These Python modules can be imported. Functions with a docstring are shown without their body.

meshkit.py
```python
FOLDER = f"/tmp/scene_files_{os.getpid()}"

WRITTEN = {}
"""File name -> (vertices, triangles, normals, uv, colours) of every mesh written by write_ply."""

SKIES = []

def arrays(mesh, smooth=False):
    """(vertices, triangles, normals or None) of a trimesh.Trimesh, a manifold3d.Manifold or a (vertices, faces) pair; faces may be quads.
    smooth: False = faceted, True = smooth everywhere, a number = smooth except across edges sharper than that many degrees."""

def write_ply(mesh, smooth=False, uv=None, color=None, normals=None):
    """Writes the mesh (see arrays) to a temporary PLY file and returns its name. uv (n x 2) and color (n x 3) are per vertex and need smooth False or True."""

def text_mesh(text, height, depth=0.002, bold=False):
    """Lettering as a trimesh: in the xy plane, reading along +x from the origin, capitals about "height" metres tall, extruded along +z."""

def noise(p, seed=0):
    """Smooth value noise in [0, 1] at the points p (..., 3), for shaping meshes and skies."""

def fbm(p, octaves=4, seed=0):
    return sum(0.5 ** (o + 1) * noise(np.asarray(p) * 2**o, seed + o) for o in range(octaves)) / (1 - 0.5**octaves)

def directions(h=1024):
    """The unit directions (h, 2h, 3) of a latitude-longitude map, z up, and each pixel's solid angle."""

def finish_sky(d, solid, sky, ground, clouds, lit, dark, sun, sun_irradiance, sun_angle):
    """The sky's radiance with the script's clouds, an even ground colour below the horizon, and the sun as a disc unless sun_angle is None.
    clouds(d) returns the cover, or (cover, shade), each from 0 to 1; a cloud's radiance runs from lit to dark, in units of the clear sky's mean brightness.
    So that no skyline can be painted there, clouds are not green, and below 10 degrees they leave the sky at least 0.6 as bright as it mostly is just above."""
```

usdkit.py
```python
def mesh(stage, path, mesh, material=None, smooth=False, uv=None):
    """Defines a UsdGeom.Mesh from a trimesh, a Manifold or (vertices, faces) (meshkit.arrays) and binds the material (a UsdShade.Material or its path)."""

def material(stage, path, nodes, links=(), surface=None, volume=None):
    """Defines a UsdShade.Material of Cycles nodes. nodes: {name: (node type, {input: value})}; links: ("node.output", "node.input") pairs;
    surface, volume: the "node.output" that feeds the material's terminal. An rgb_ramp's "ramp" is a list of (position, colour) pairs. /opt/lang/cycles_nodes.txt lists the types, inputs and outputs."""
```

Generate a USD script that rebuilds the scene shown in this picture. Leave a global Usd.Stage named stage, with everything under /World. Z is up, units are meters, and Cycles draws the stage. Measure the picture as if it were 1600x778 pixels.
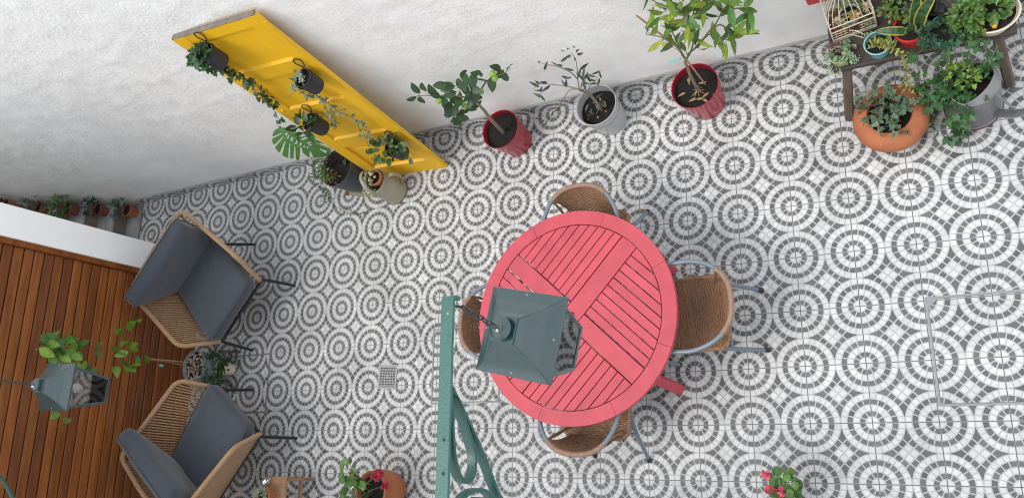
import math, random
import numpy as np
import trimesh
from shapely.geometry import Polygon, Point, box as sbox, LineString
from shapely import affinity
from shapely.ops import unary_union
import usdkit, meshkit
from pxr import Usd, UsdGeom, UsdLux, UsdShade, Gf, Sdf, Vt

stage = Usd.Stage.CreateInMemory()
UsdGeom.SetStageUpAxis(stage, UsdGeom.Tokens.z)
UsdGeom.SetStageMetersPerUnit(stage, 1.0)
UsdGeom.Xform.Define(stage, '/World')
UsdGeom.Scope.Define(stage, '/World/Looks')
PI = math.pi
S = 0.32                      # side of one floor tile
WALL_Y = 2.288                # foot of the long white wall
WOOD_X = -2.988               # face of the timber clad wall

# ------------------------------------------------------------------ camera
CAM = np.array([3.008, -0.212, 4.735])
ROT = np.array([[0.86932, 0.00861, -0.49418], [-0.12063, -0.96558, -0.23045], [-0.47921, 0.25997, -0.83832]])
FOC = 1223.6
cam = UsdGeom.Camera.Define(stage, '/World/camera')
cam.CreateHorizontalApertureAttr(36.0)
cam.CreateVerticalApertureAttr(36.0 * 497 / 1024)
cam.CreateFocalLengthAttr(36.0 * FOC / 1600)
cam.CreateClippingRangeAttr(Gf.Vec2f(0.05, 500))
cam.CreateExposureAttr(1.0)
_r, _u, _b = ROT[0], -ROT[1], -ROT[2]
M4 = Gf.Matrix4d(_r[0], _r[1], _r[2], 0, _u[0], _u[1], _u[2], 0, _b[0], _b[1], _b[2], 0, CAM[0], CAM[1], CAM[2], 1)
cam.AddTransformOp().Set(M4)

# ------------------------------------------------------------------ sky and sun (overcast)
SUN_EL, SUN_AZ = math.radians(60), math.radians(232)     # azimuth measured as atan2(x, y)
sdir = np.array([math.sin(SUN_AZ) * math.cos(SUN_EL), math.cos(SUN_AZ) * math.cos(SUN_EL), math.sin(SUN_EL)])
skym = usdkit.material(stage, '/World/Looks/overcast_sky', {
    'tc': ('texture_coordinate', {}),
    'sky': ('sky_texture', {'sky_type': 'single_scattering', 'sun_disc': False, 'sun_elevation': SUN_EL, 'sun_rotation': SUN_AZ}),
    'no': ('noise_texture', {'scale': 2.2, 'detail': 5.0, 'roughness': 0.55}),
    'cov': ('rgb_ramp', {'ramp': [(0.3, (0.78,) * 3), (0.7, (0.97,) * 3)]}),
    'shade': ('rgb_ramp', {'ramp': [(0.3, (6.1, 6.45, 6.9)), (0.7, (8.2, 8.5, 8.9))]}),
    'mx': ('mix_color', {'use_clamp': False}),
    'bg': ('background_shader', {'strength': 0.1})},
    [('tc.generated', 'no.vector'), ('no.fac', 'cov.fac'), ('no.fac', 'shade.fac'), ('cov.color', 'mx.fac'),
     ('sky.color', 'mx.a'), ('shade.color', 'mx.b'), ('mx.result', 'bg.color')], surface='bg.background')
dome = UsdLux.DomeLight.Define(stage, '/World/sky')
UsdShade.MaterialBindingAPI.Apply(dome.GetPrim()).Bind(skym)
sun = UsdLux.DistantLight.Define(stage, '/World/sun')
sun.CreateIntensityAttr(0.26)
sun.CreateAngleAttr(28.0)
sun.CreateColorAttr(Gf.Vec3f(1.0, 0.96, 0.9))
sun.GetPrim().CreateAttribute('inputs:normalize', Sdf.ValueTypeNames.Bool).Set(True)
sun.AddRotateXYZOp().Set(Gf.Vec3f(0, 90 - math.degrees(SUN_EL), math.degrees(math.atan2(sdir[1], sdir[0]))))

# ------------------------------------------------------------------ helpers
def unit(a):
    a = np.asarray(a, float)
    return a / (np.linalg.norm(a) + 1e-12)


def at(px, py, x=None, y=None, z=None, o=None, n=None):
    """The point of the place that is seen at a pixel of the photograph, on a plane x, y or z = value, or through o with normal n."""
    d = ROT.T @ np.array([(px - 800) / FOC, (py - 389) / FOC, 1.0])
    if o is None:
        k, val = (0, x) if x is not None else (1, y) if y is not None else (2, z)
        return CAM + d * (val - CAM[k]) / d[k]
    return CAM + d * ((np.asarray(o) - CAM) @ n) / (d @ n)


_names = {}


def numbered(parent, name):
    k = _names.get((parent, name), 0)
    _names[(parent, name)] = k + 1
    return f'{parent}/{name}' if k == 0 else f'{parent}/{name}_{k:03d}'


def tag(p, label=None, cat=None, group=None, kind=None):
    p = p.GetPrim() if hasattr(p, 'GetPrim') else p
    for k, v in (('label', label), ('category', cat), ('group', group), ('kind', kind)):
        if v:
            p.SetCustomDataByKey(k, v)
    return p


def thing(name, label, cat, loc=(0, 0, 0), rotz=0.0, group=None, kind=None):
    x = UsdGeom.Xform.Define(stage, numbered('/World', name))
    x.AddTranslateOp().Set(Gf.Vec3d(*map(float, loc)))
    x.AddRotateZOp().Set(float(rotz))
    tag(x, label, cat, group, kind)
    return str(x.GetPath())


def cat_mesh(ms):
    V, F, n = [], [], 0
    for v, f in ms:
        v, f = np.asarray(v, float), np.asarray(f, int)
        if f.shape[1] == 4:
            f = np.vstack([f[:, [0, 1, 2]], f[:, [0, 2, 3]]])
        V.append(v)
        F.append(f + n)
        n += len(v)
    return np.vstack(V), np.vstack(F)


def vf(m):
    return np.array(m.vertices), np.array(m.faces)


def part(parent, name, mesh, mat, smooth=35, tint=None, label=None, kind=None, sub=None):
    """One Mesh prim below parent. tint: one colour or one colour per vertex, read by the tinted materials."""
    if isinstance(mesh, list):
        mesh = cat_mesh(mesh)
    path = numbered(parent, name)
    if tint is not None and smooth not in (True, False):
        smooth = False
    m = usdkit.mesh(stage, path, mesh, MAT[mat], smooth=smooth)
    if tint is not None:
        t = np.asarray(tint, np.float32)
        if t.ndim == 1:
            t = np.tile(t, (len(mesh[0]), 1))
        UsdGeom.PrimvarsAPI(m).CreatePrimvar('tint', Sdf.ValueTypeNames.Color3fArray, 'vertex').Set(Vt.Vec3fArray.FromNumpy(t.astype(np.float32)))
    if label or kind:
        tag(m, label=label, kind=kind)
    return path


def single(name, mesh, mat, label, cat, **kw):
    g = {k: kw.pop(k) for k in ('group', 'kind') if k in kw}
    p = part('/World', name, mesh, mat, **kw)
    tag(stage.GetPrimAtPath(p), label, cat, **g)
    return p


def group_node(parent, name):
    p = numbered(parent, name)
    UsdGeom.Xform.Define(stage, p)
    return p


def xf(mesh, loc=(0, 0, 0), rot=None, scale=1.0):
    v, f = mesh
    v = np.asarray(v, float) * scale
    if rot is not None:
        v = v @ np.asarray(rot).T
    return v + np.asarray(loc, float), f


def rz(a):
    c, s = math.cos(a), math.sin(a)
    return np.array([[c, -s, 0], [s, c, 0], [0, 0, 1.0]])


def ry(a):
    c, s = math.cos(a), math.sin(a)
    return np.array([[c, 0, s], [0, 1, 0], [-s, 0, c]])


def rx(a):
    c, s = math.cos(a), math.sin(a)
    return np.array([[1, 0, 0], [0, c, -s], [0, s, c]])


def box(c, s, bevel=0.0, rot=None):
    """A box, its twelve edges chamfered when bevel is given."""
    c, s = np.asarray(c, float), np.asarray(s, float) / 2
    if bevel <= 0:
        v, f = vf(trimesh.creation.box(2 * s))
    else:
        b = min(bevel, s.min() * 0.9)
        pts = []
        for k in range(3):
            e = s - b
            e[k] = s[k]
            for q in np.ndindex(2, 2, 2):
                pts.append(e * (np.array(q) * 2 - 1))
        h = trimesh.Trimesh(pts, [[0, 1, 2]], process=False).convex_hull
        v, f = vf(h)
    if rot is not None:
        v = v @ np.asarray(rot).T
    return v + c, f


def beam(a, b, w, t, up=(0, 0, 1), bevel=0.002):
    """A square bar from a to b, w wide and t thick (t along up)."""
    a, b = np.asarray(a, float), np.asarray(b, float)
    d = unit(b - a)
    s_ = unit(np.cross(up, d))
    u = np.cross(d, s_)
    return box((a + b) / 2, (np.linalg.norm(b - a), w, t), bevel, np.stack([d, s_, u], 1))


def spline(pts, n=8, closed=False):
    p = np.asarray(pts, float)
    if len(p) < 3:
        t = np.linspace(0, 1, n + 1)[:, None]
        return p[0] * (1 - t) + p[-1] * t
    q = np.vstack([p[-1:], p, p[:2]]) if closed else np.vstack([2 * p[0] - p[1], p, 2 * p[-1] - p[-2]])
    out = []
    for i in range(1, len(q) - 2):
        a, b, c, d = q[i - 1:i + 3]
        for t in np.linspace(0, 1, n, endpoint=False):
            out.append(0.5 * (2 * b + (c - a) * t + (2 * a - 5 * b + 4 * c - d) * t * t + (3 * b - a - 3 * c + d) * t ** 3))
    if not closed:
        out.append(p[-1])
    return np.array(out)


def rounded(pts, r, n=5):
    """A polyline whose corners are rounded with quadratic arcs of about radius r."""
    p = [np.asarray(q, float) for q in pts]
    out = [p[0]]
    for i in range(1, len(p) - 1):
        a, b, c = p[i - 1], p[i], p[i + 1]
        ra = min(r, np.linalg.norm(a - b) * 0.49)
        rc = min(r, np.linalg.norm(c - b) * 0.49)
        s_, e = b + unit(a - b) * ra, b + unit(c - b) * rc
        for t in np.linspace(0, 1, n):
            out.append((1 - t) ** 2 * s_ + 2 * t * (1 - t) * b + t * t * e)
    out.append(p[-1])
    return np.array(out)


def tube(pts, r, sides=8, closed=False, caps=True, flat=None, up=None):
    """A tube along pts; r a number or one per point; flat = (width, thickness) makes a strap instead."""
    p = np.asarray(pts, float)
    n = len(p)
    if closed:
        t = np.roll(p, -1, 0) - np.roll(p, 1, 0)
    else:
        t = np.gradient(p, axis=0)
    t /= np.linalg.norm(t, axis=1, keepdims=True) + 1e-12
    a0 = np.cross(t[0], [0, 0, 1.0] if abs(t[0, 2]) < 0.9 else [1.0, 0, 0]) if up is None else np.asarray(up, float)
    A = []
    a = unit(a0 - t[0] * (a0 @ t[0]))
    for i in range(n):
        a = unit(a - t[i] * (a @ t[i])) if up is None else unit(np.asarray(up, float) - t[i] * (np.asarray(up, float) @ t[i]))
        A.append(a)
    A = np.array(A)
    B = np.cross(t, A)
    if flat is not None:
        w, th = flat[0] / 2, flat[1] / 2
        c = np.array([(-w, -th), (w, -th), (w, th), (-w, th)])
        sides = 4
        ca, cb = np.tile(c[:, 0], (n, 1)), np.tile(c[:, 1], (n, 1))
    else:
        ang = np.arange(sides) * 2 * PI / sides
        rr = np.broadcast_to(np.asarray(r, float), (n,))[:, None]
        ca, cb = rr * np.cos(ang), rr * np.sin(ang)
    v = p[:, None] + ca[..., None] * A[:, None] + cb[..., None] * B[:, None]
    m = n if closed else n - 1
    i, j = np.meshgrid(np.arange(m), np.arange(sides), indexing='ij')
    k = (i + 1) % n
    q = np.stack([i * sides + j, i * sides + (j + 1) % sides, k * sides + (j + 1) % sides, k * sides + j], -1).reshape(-1, 4)
    f = np.vstack([q[:, [0, 1, 2]], q[:, [0, 2, 3]]])
    v = v.reshape(-1, 3)
    if caps and not closed:
        f = list(f)
        for e, ci in ((0, len(v)), (n - 1, len(v) + 1)):
            for j in range(sides):
                a_, b_ = e * sides + j, e * sides + (j + 1) % sides
                f.append((b_, a_, ci) if e == 0 else (a_, b_, ci))
        v = np.vstack([v, p[:1], p[-1:]])
        f = np.array(f)
    return v, f


def lathe(prof, n=32, c=(0, 0, 0), squash=None, a0=0.0):
    """Revolves (r, z) pairs about z; ends on the axis close."""
    V, F = [], []
    rings = []
    for r, z in prof:
        if r < 1e-6:
            rings.append([len(V)])
            V.append((0, 0, z))
        else:
            rings.append(list(range(len(V), len(V) + n)))
            for k in range(n):
                a = a0 + 2 * PI * k / n
                V.append((r * math.cos(a), r * math.sin(a), z))
    for A, B in zip(rings, rings[1:]):
        for k in range(n):
            k2 = (k + 1) % n
            if len(A) == 1 and len(B) == 1:
                continue
            if len(A) == 1:
                F.append((A[0], B[k2], B[k]))
            elif len(B) == 1:
                F.append((A[k], A[k2], B[0]))
            else:
                F += [(A[k], A[k2], B[k2]), (A[k], B[k2], B[k])]
    V = np.array(V, float)
    if squash is not None:
        V = V * np.asarray(squash)
    return V + np.asarray(c, float), np.array(F)[:, ::-1] if prof[0][1] > prof[-1][1] else np.array(F)


def extrude(poly, z0, z1, bevel=0.0):
    out = []
    for g in getattr(poly, 'geoms', [poly]):
        if g.is_empty or g.area < 1e-9:
            continue
        if bevel > 0:
            inner = g.buffer(-bevel, join_style=2)
            if inner.is_empty or len(g.interiors) or inner.geom_type != 'Polygon' or len(inner.exterior.coords) != len(g.exterior.coords):
                bevel_ok = False
            else:
                bevel_ok = True
        else:
            bevel_ok = False
        m = trimesh.creation.extrude_polygon(g, z1 - z0, engine='earcut')
        v, f = vf(m)
        v[:, 2] += z0
        if bevel_ok:
            top = np.abs(v[:, 2] - z1) < 1e-9
            # pull the top outline in, to give the edge a small round-over
            c = np.array(g.exterior.coords)[:-1]
            d = np.array(inner.exterior.coords)[:-1]
            for i in np.nonzero(top)[0]:
                k = np.argmin(((c - v[i, :2]) ** 2).sum(1))
                e = d[np.argmin(((d - c[k]) ** 2).sum(1))]
                v[i, :2] = e
        out.append((v, f))
    return cat_mesh(out)


def frame(d, nrm):
    """Rotation whose columns are d (length), side, normal."""
    d = unit(d)
    nrm = np.asarray(nrm, float)
    nrm = nrm - d * (nrm @ d)
    if np.linalg.norm(nrm) < 1e-4:
        nrm = np.cross(d, [1, 0, 0.3])
    nrm = unit(nrm)
    return np.stack([d, np.cross(nrm, d), nrm], 1)


def leaf_blade(L, W, kind='oval', fold=0.18, droop=0.25, rows=5, curl=0.0):
    """A leaf along +x from the origin, its face up: a folded strip."""
    t = np.linspace(0, 1, rows + 1)
    w = {'oval': np.sin(PI * t ** 0.85) ** 0.8, 'lance': np.sin(PI * t ** 0.8) ** 1.0 * (1 - 0.2 * t), 'round': np.sqrt(np.clip(1 - (2 * t - 1) ** 2, 0, 1)),
         'drop': np.sin(PI * t ** 0.62) ** 1.0, 'sword': np.clip(np.minimum(t * 8 + 0.45, 1), 0, 1) * (1 - t ** 3)}[kind] * W / 2
    w[0] = max(w[0], 0.03 * W)
    w[-1] = 0.02 * W
    x = L * t
    z = -droop * L * t ** 2
    v = []
    for i in range(rows + 1):
        e = fold * w[i]
        v += [(x[i], w[i], z[i] + e - curl * w[i]), (x[i], 0, z[i]), (x[i], -w[i], z[i] + e)]
    f = []
    for i in range(rows):
        a, b = 3 * i, 3 * i + 3
        f += [(a, a + 1, b + 1), (a, b + 1, b), (a + 1, a + 2, b + 2), (a + 1, b + 2, b + 1)]
    return np.array(v, float), np.array(f)


def ivy_blade(L, W):
    o = [(0, 0), (-0.12, 0.3), (0.1, 0.5), (0.3, 0.28), (0.62, 0.36), (0.62, 0.18), (1, 0), (0.62, -0.18), (0.62, -0.36), (0.3, -0.28), (0.1, -0.5), (-0.12, -0.3)]
    v = [(0.35 * L, 0, -0.04 * L)] + [(x * L, y * W, (0.1 * abs(y) - 0.12 * x * x) * L) for x, y in o]
    n = len(o)
    return np.array(v, float), np.array([(0, 1 + (i + 1) % n, 1 + i) for i in range(n)])[:, ::-1]


def lobed_blade(L, lobes=7):
    """A round scalloped leaf (geranium)."""
    n = lobes * 3
    v = [(0.45 * L, 0, -0.08 * L)]
    for k in range(n + 1):
        a = PI * 0.9 * (2 * k / n - 1)
        r = 0.52 * L * (1 + 0.1 * math.cos(a * lobes * 2 / 1.8))
        v.append((0.45 * L + r * math.cos(a), r * math.sin(a), 0.05 * L))
    v.append((0.05 * L, 0, 0))
    m = n + 2
    return np.array(v, float), np.array([(0, 1 + i, 1 + (i + 1) % m) for i in range(m)])


def rand_tint(rng, c, var=0.18, hue=0.1):
    c = np.asarray(c, float) * (1 + rng.normal(0, var))
    return np.clip(c * (1 + rng.normal(0, hue, 3)), 0.004, 0.9)


def rand_dir(rng, up=0.0):
    d = rng.normal(0, 1, 3)
    d[2] += up
    return unit(d)

# ------------------------------------------------------------------ materials
MAT = {}


def mat(name, base, rough=0.5, var=0.0, scale=8.0, bump=0.0, bscale=40.0, detail=4.0, dark=None, metallic=0.0, spec=0.5, rnd=0.0,
        stretch=None, coat=0.0, sheen=0.0, spots=None, trans=0.0, bdetail=3.0):
    """A principled material: a base colour that wanders to dark by noise, differing by object when rnd is set, with a fine bump."""
    nodes = {'tc': ('texture_coordinate', {}), 'p': ('principled_bsdf', {'roughness': rough, 'metallic': metallic, 'specular_ior_level': spec, 'coat_weight': coat, 'sheen_weight': sheen})}
    links = []
    b = np.asarray(base, float)
    d = np.asarray(dark if dark is not None else b * (1 - var), float)
    src = 'tc.object'
    nodes['g'] = ('geometry', {})
    src = 'g.position'
    if stretch is not None:
        nodes['mp'] = ('mapping', {'scale': stretch})
        links.append((src, 'mp.vector'))
        src = 'mp.vector'
    nodes['n'] = ('noise_texture', {'scale': scale, 'detail': detail, 'roughness': 0.6})
    nodes['r'] = ('rgb_ramp', {'ramp': [(0.3, tuple(d)), (0.68, tuple(b))]})
    links += [(src, 'n.vector'), ('n.fac', 'r.fac')]
    col = 'r.color'
    if spots is not None:
        nodes['n2'] = ('noise_texture', {'scale': spots[1], 'detail': 6.0, 'roughness': 0.65})
        nodes['r2'] = ('rgb_ramp', {'ramp': [(spots[2], (0, 0, 0)), (min(1, spots[2] + 0.08), (1, 1, 1))]})
        nodes['m2'] = ('mix_color', {'b': spots[0]})
        links += [('g.position', 'n2.vector'), ('n2.fac', 'r2.fac'), ('r2.color', 'm2.fac'), (col, 'm2.a')]
        col = 'm2.result'
    if rnd:
        nodes['oi'] = ('object_info', {})
        nodes['mr'] = ('map_range', {'from_min': 0.0, 'from_max': 1.0, 'to_min': 1 - rnd, 'to_max': 1 + rnd})
        nodes['hs'] = ('hsv', {'hue': 0.5, 'saturation': 1.0, 'fac': 1.0})
        links += [('oi.random', 'mr.value'), ('mr.result', 'hs.value'), (col, 'hs.color')]
        col = 'hs.color'
    links.append((col, 'p.base_color'))
    if bump:
        nodes['bn'] = ('noise_texture', {'scale': bscale, 'detail': bdetail, 'roughness': 0.6})
        nodes['bm'] = ('bump', {'strength': 1.0, 'distance': bump})
        links += [('g.position' if stretch is None else src, 'bn.vector'), ('bn.fac', 'bm.height'), ('bm.normal', 'p.normal')]
    surf = 'p.BSDF'
    MAT[name] = usdkit.material(stage, f'/World/Looks/{name}', nodes, links, surface=surf)


def tint_mat(name, rough, translucent=0.0, var=0.12, scale=60, bump=0.0, spec=0.5, bscale=300.0):
    """Takes its colour from the mesh's own tint (leaf, print on a tile)."""
    nodes = {'a': ('attribute', {'attribute': 'tint'}), 'g': ('geometry', {}), 'n': ('noise_texture', {'scale': scale, 'detail': 3.0}),
             'mr': ('map_range', {'from_min': 0.3, 'from_max': 0.7, 'to_min': 1 - var, 'to_max': 1 + var}), 'hs': ('hsv', {'hue': 0.5, 'saturation': 1.0, 'fac': 1.0}),
             'p': ('principled_bsdf', {'roughness': rough, 'specular_ior_level': spec})}
    links = [('g.position', 'n.vector'), ('n.fac', 'mr.value'), ('mr.result', 'hs.value'), ('a.color', 'hs.color'), ('hs.color', 'p.base_color')]
    if bump:
        nodes['bn'] = ('noise_texture', {'scale': bscale, 'detail': 3.0})
        nodes['bm'] = ('bump', {'strength': 1.0, 'distance': bump})
        links += [('g.position', 'bn.vector'), ('bn.fac', 'bm.height'), ('bm.normal', 'p.normal')]
    surf = 'p.BSDF'
    if translucent:
        nodes['t'] = ('translucent_bsdf', {})
        nodes['mc'] = ('mix_closure', {'fac': translucent})
        links += [('hs.color', 't.color'), ('p.BSDF', 'mc.closure1'), ('t.BSDF', 'mc.closure2')]
        surf = 'mc.closure'
    MAT[name] = usdkit.material(stage, f'/World/Looks/{name}', nodes, links, surface=surf)


tint_mat('printed_tile', 0.42, var=0.13, scale=2.2, bump=0.0006, bscale=160.0, spec=0.4)
tint_mat('leaf_tissue', 0.42, translucent=0.22, var=0.2, scale=50)
tint_mat('petal', 0.6, translucent=0.2, var=0.15, scale=90)
mat('tile_grout', (0.34, 0.33, 0.32), 0.85, 0.25, 20)
mat('dark_grout', (0.23, 0.225, 0.22), 0.9, 0.3, 15)
mat('cement', (0.36, 0.355, 0.345), 0.9, 0.25, 6, bump=0.002, bscale=60)
mat('step_cement', (0.42, 0.425, 0.43), 0.85, 0.3, 5, bump=0.002, bscale=50)
mat('step_riser', (0.25, 0.195, 0.14), 0.85, 0.4, 7, bump=0.002, bscale=50)
mat('ground_earth', (0.2, 0.19, 0.18), 0.95, 0.3, 1)
mat('white_paint', (0.87, 0.87, 0.86), 0.7, 0.03, 3, bump=0.0006, bscale=30)
mat('house_render', (0.74, 0.73, 0.71), 0.85, 0.06, 2, bump=0.002, bscale=40)
mat('yellow_paint', (0.78, 0.445, 0.010), 0.5, 0.14, 5, bump=0.0007, bscale=60, stretch=(1, 1, 0.25), spots=((0.60, 0.33, 0.03), 26, 0.69))
mat('bare_wood', (0.22, 0.19, 0.16), 0.8, 0.4, 20)
mat('coral_paint', (0.51, 0.066, 0.088), 0.55, 0.2, 9, bump=0.0007, bscale=90, rnd=0.06, spec=0.45, spots=((0.62, 0.18, 0.20), 38, 0.70))
mat('dark_plastic', (0.022, 0.021, 0.022), 0.5, 0.2, 12)
mat('grey_planter', (0.05, 0.055, 0.065), 0.4, 0.1, 9)
mat('red_planter', (0.27, 0.012, 0.025), 0.22, 0.1, 9, spec=0.6)
mat('grey_plastic', (0.38, 0.38, 0.39), 0.25, 0.06, 9, spec=0.6)
mat('vine_planter', (0.27, 0.30, 0.33), 0.5, 0.1, 9)
mat('terracotta', (0.42, 0.14, 0.058), 0.75, 0.22, 9, bump=0.0012, bscale=50, rnd=0.08, spots=((0.55, 0.33, 0.22), 8, 0.66))
mat('terracotta_dark', (0.27, 0.075, 0.045), 0.75, 0.25, 12, bump=0.001, bscale=50, rnd=0.12)
mat('soil', (0.013, 0.0095, 0.0075), 0.95, 0.55, 60, bump=0.01, bscale=70, spots=((0.10, 0.07, 0.04), 120, 0.67))
mat('bark', (0.25, 0.20, 0.14), 0.85, 0.4, 60, bump=0.002, bscale=120)
mat('green_stem', (0.12, 0.15, 0.05), 0.6, 0.3, 40)
mat('brown_stem', (0.14, 0.09, 0.05), 0.75, 0.3, 40)
mat('cane', (0.42, 0.27, 0.15), 0.65, 0.25, 30)
mat('rope', (0.43, 0.26, 0.13), 0.8, 0.3, 90, bump=0.0015, bscale=260, sheen=0.2)
mat('cushion_cloth', (0.055, 0.068, 0.086), 0.92, 0.14, 25, bump=0.0006, bscale=500, sheen=0.25)
mat('black_metal', (0.016, 0.017, 0.019), 0.42, 0.2, 20)
mat('blue_grey_tube', (0.15, 0.185, 0.225), 0.32, 0.12, 20, spec=0.6)
mat('wicker', (0.31, 0.165, 0.085), 0.6, 0.45, 55, bump=0.0012, bscale=180)
mat('wicker_binding', (0.31, 0.185, 0.13), 0.55, 0.3, 45, bump=0.001, bscale=150)
mat('bench_wood', (0.075, 0.055, 0.045), 0.7, 0.45, 10, bump=0.002, bscale=30, stretch=(0.25, 1.6, 1.6))
mat('bench_leg', (0.13, 0.095, 0.07), 0.75, 0.4, 14, bump=0.002, bscale=40, stretch=(1.5, 1.5, 0.3))
mat('stool_wood', (0.33, 0.19, 0.095), 0.65, 0.3, 12, bump=0.001, bscale=50, stretch=(0.3, 2, 1))
mat('cream_metal', (0.66, 0.60, 0.47), 0.55, 0.15, 30, spots=((0.30, 0.17, 0.08), 45, 0.63))
mat('teal_glaze', (0.10, 0.33, 0.36), 0.22, 0.1, 15, spec=0.6)
mat('teal_light', (0.36, 0.55, 0.56), 0.3, 0.1, 15)
mat('red_glaze', (0.46, 0.022, 0.02), 0.3, 0.12, 15)
mat('cream_glaze', (0.72, 0.66, 0.50), 0.3, 0.08, 15)
mat('lime_glaze', (0.45, 0.44, 0.22), 0.4, 0.1, 15)
mat('white_glaze', (0.72, 0.72, 0.69), 0.35, 0.1, 10)
mat('galvanised', (0.24, 0.24, 0.25), 0.5, 0.25, 14, metallic=0.55, bump=0.0005, bscale=60)
mat('old_enamel', (0.34, 0.32, 0.235), 0.5, 0.18, 9, spots=((0.16, 0.075, 0.035), 14, 0.645))
mat('rust', (0.15, 0.06, 0.03), 0.85, 0.4, 30)
mat('steel', (0.30, 0.31, 0.32), 0.5, 0.2, 20, metallic=0.3)
mat('chrome', (0.75, 0.76, 0.78), 0.12, 0.05, 20, metallic=1.0)
mat('grate_plastic', (0.42, 0.42, 0.42), 0.5, 0.15, 30)
mat('pit_dark', (0.02, 0.02, 0.02), 0.9)
mat('green_iron', (0.038, 0.122, 0.100), 0.42, 0.15, 30, bump=0.0014, bscale=120, spec=0.5, spots=((0.14, 0.28, 0.25), 160, 0.72))
mat('green_iron_dark', (0.020, 0.076, 0.064), 0.4, 0.2, 30, bump=0.0008, bscale=100)
mat('lantern_green', (0.014, 0.040, 0.042), 0.2, 0.2, 25, spec=1.0, coat=0.15, bump=0.0004, bscale=60, spots=((0.09, 0.13, 0.12), 150, 0.70))
mat('chain_metal', (0.035, 0.045, 0.045), 0.5, 0.3, 40)
mat('lamp_white', (0.7, 0.68, 0.6), 0.4)
mat('pebble', (0.55, 0.44, 0.34), 0.7, 0.3, 50, rnd=0.3)
mat('clip_teal', (0.1, 0.5, 0.45), 0.5)
mat('red_metal', (0.45, 0.02, 0.03), 0.4, 0.1, 10)
mat('stone_pot', (0.36, 0.36, 0.36), 0.85, 0.25, 30, bump=0.002, bscale=60)
mat('dry_leaf', (0.36, 0.22, 0.10), 0.8, 0.4, 40)
mat('rope_grey', (0.5, 0.48, 0.44), 0.8)
mat('fruit', (0.25, 0.42, 0.05), 0.35, 0.2, 60)
# timber boards: grain runs along the board, tone differs from board to board
for i, (b, d) in enumerate((((0.26, 0.085, 0.018), (0.14, 0.040, 0.010)), ((0.23, 0.072, 0.017), (0.12, 0.034, 0.009)), ((0.29, 0.10, 0.021), (0.155, 0.048, 0.011)), ((0.19, 0.058, 0.017), (0.10, 0.030, 0.010)))):
    mat(f'timber_{"abcd"[i]}', b, 0.38, scale=5.0, dark=d, stretch=(6, 0.55, 6), bump=0.0008, bscale=12, rnd=0.14, spec=0.35, detail=6)
# window glass of the lanterns
MAT['lantern_glass'] = usdkit.material(stage, '/World/Looks/lantern_glass', {
    't': ('transparent_bsdf', {'color': (0.86, 0.89, 0.88)}), 'g': ('glossy_bsdf', {'color': (0.9, 0.9, 0.9), 'roughness': 0.015}),
    'f': ('fresnel', {'IOR': 1.5}), 'm': ('mix_closure', {})},
    [('f.fac', 'm.fac'), ('t.BSDF', 'm.closure1'), ('g.BSDF', 'm.closure2')], surface='m.closure')
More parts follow.
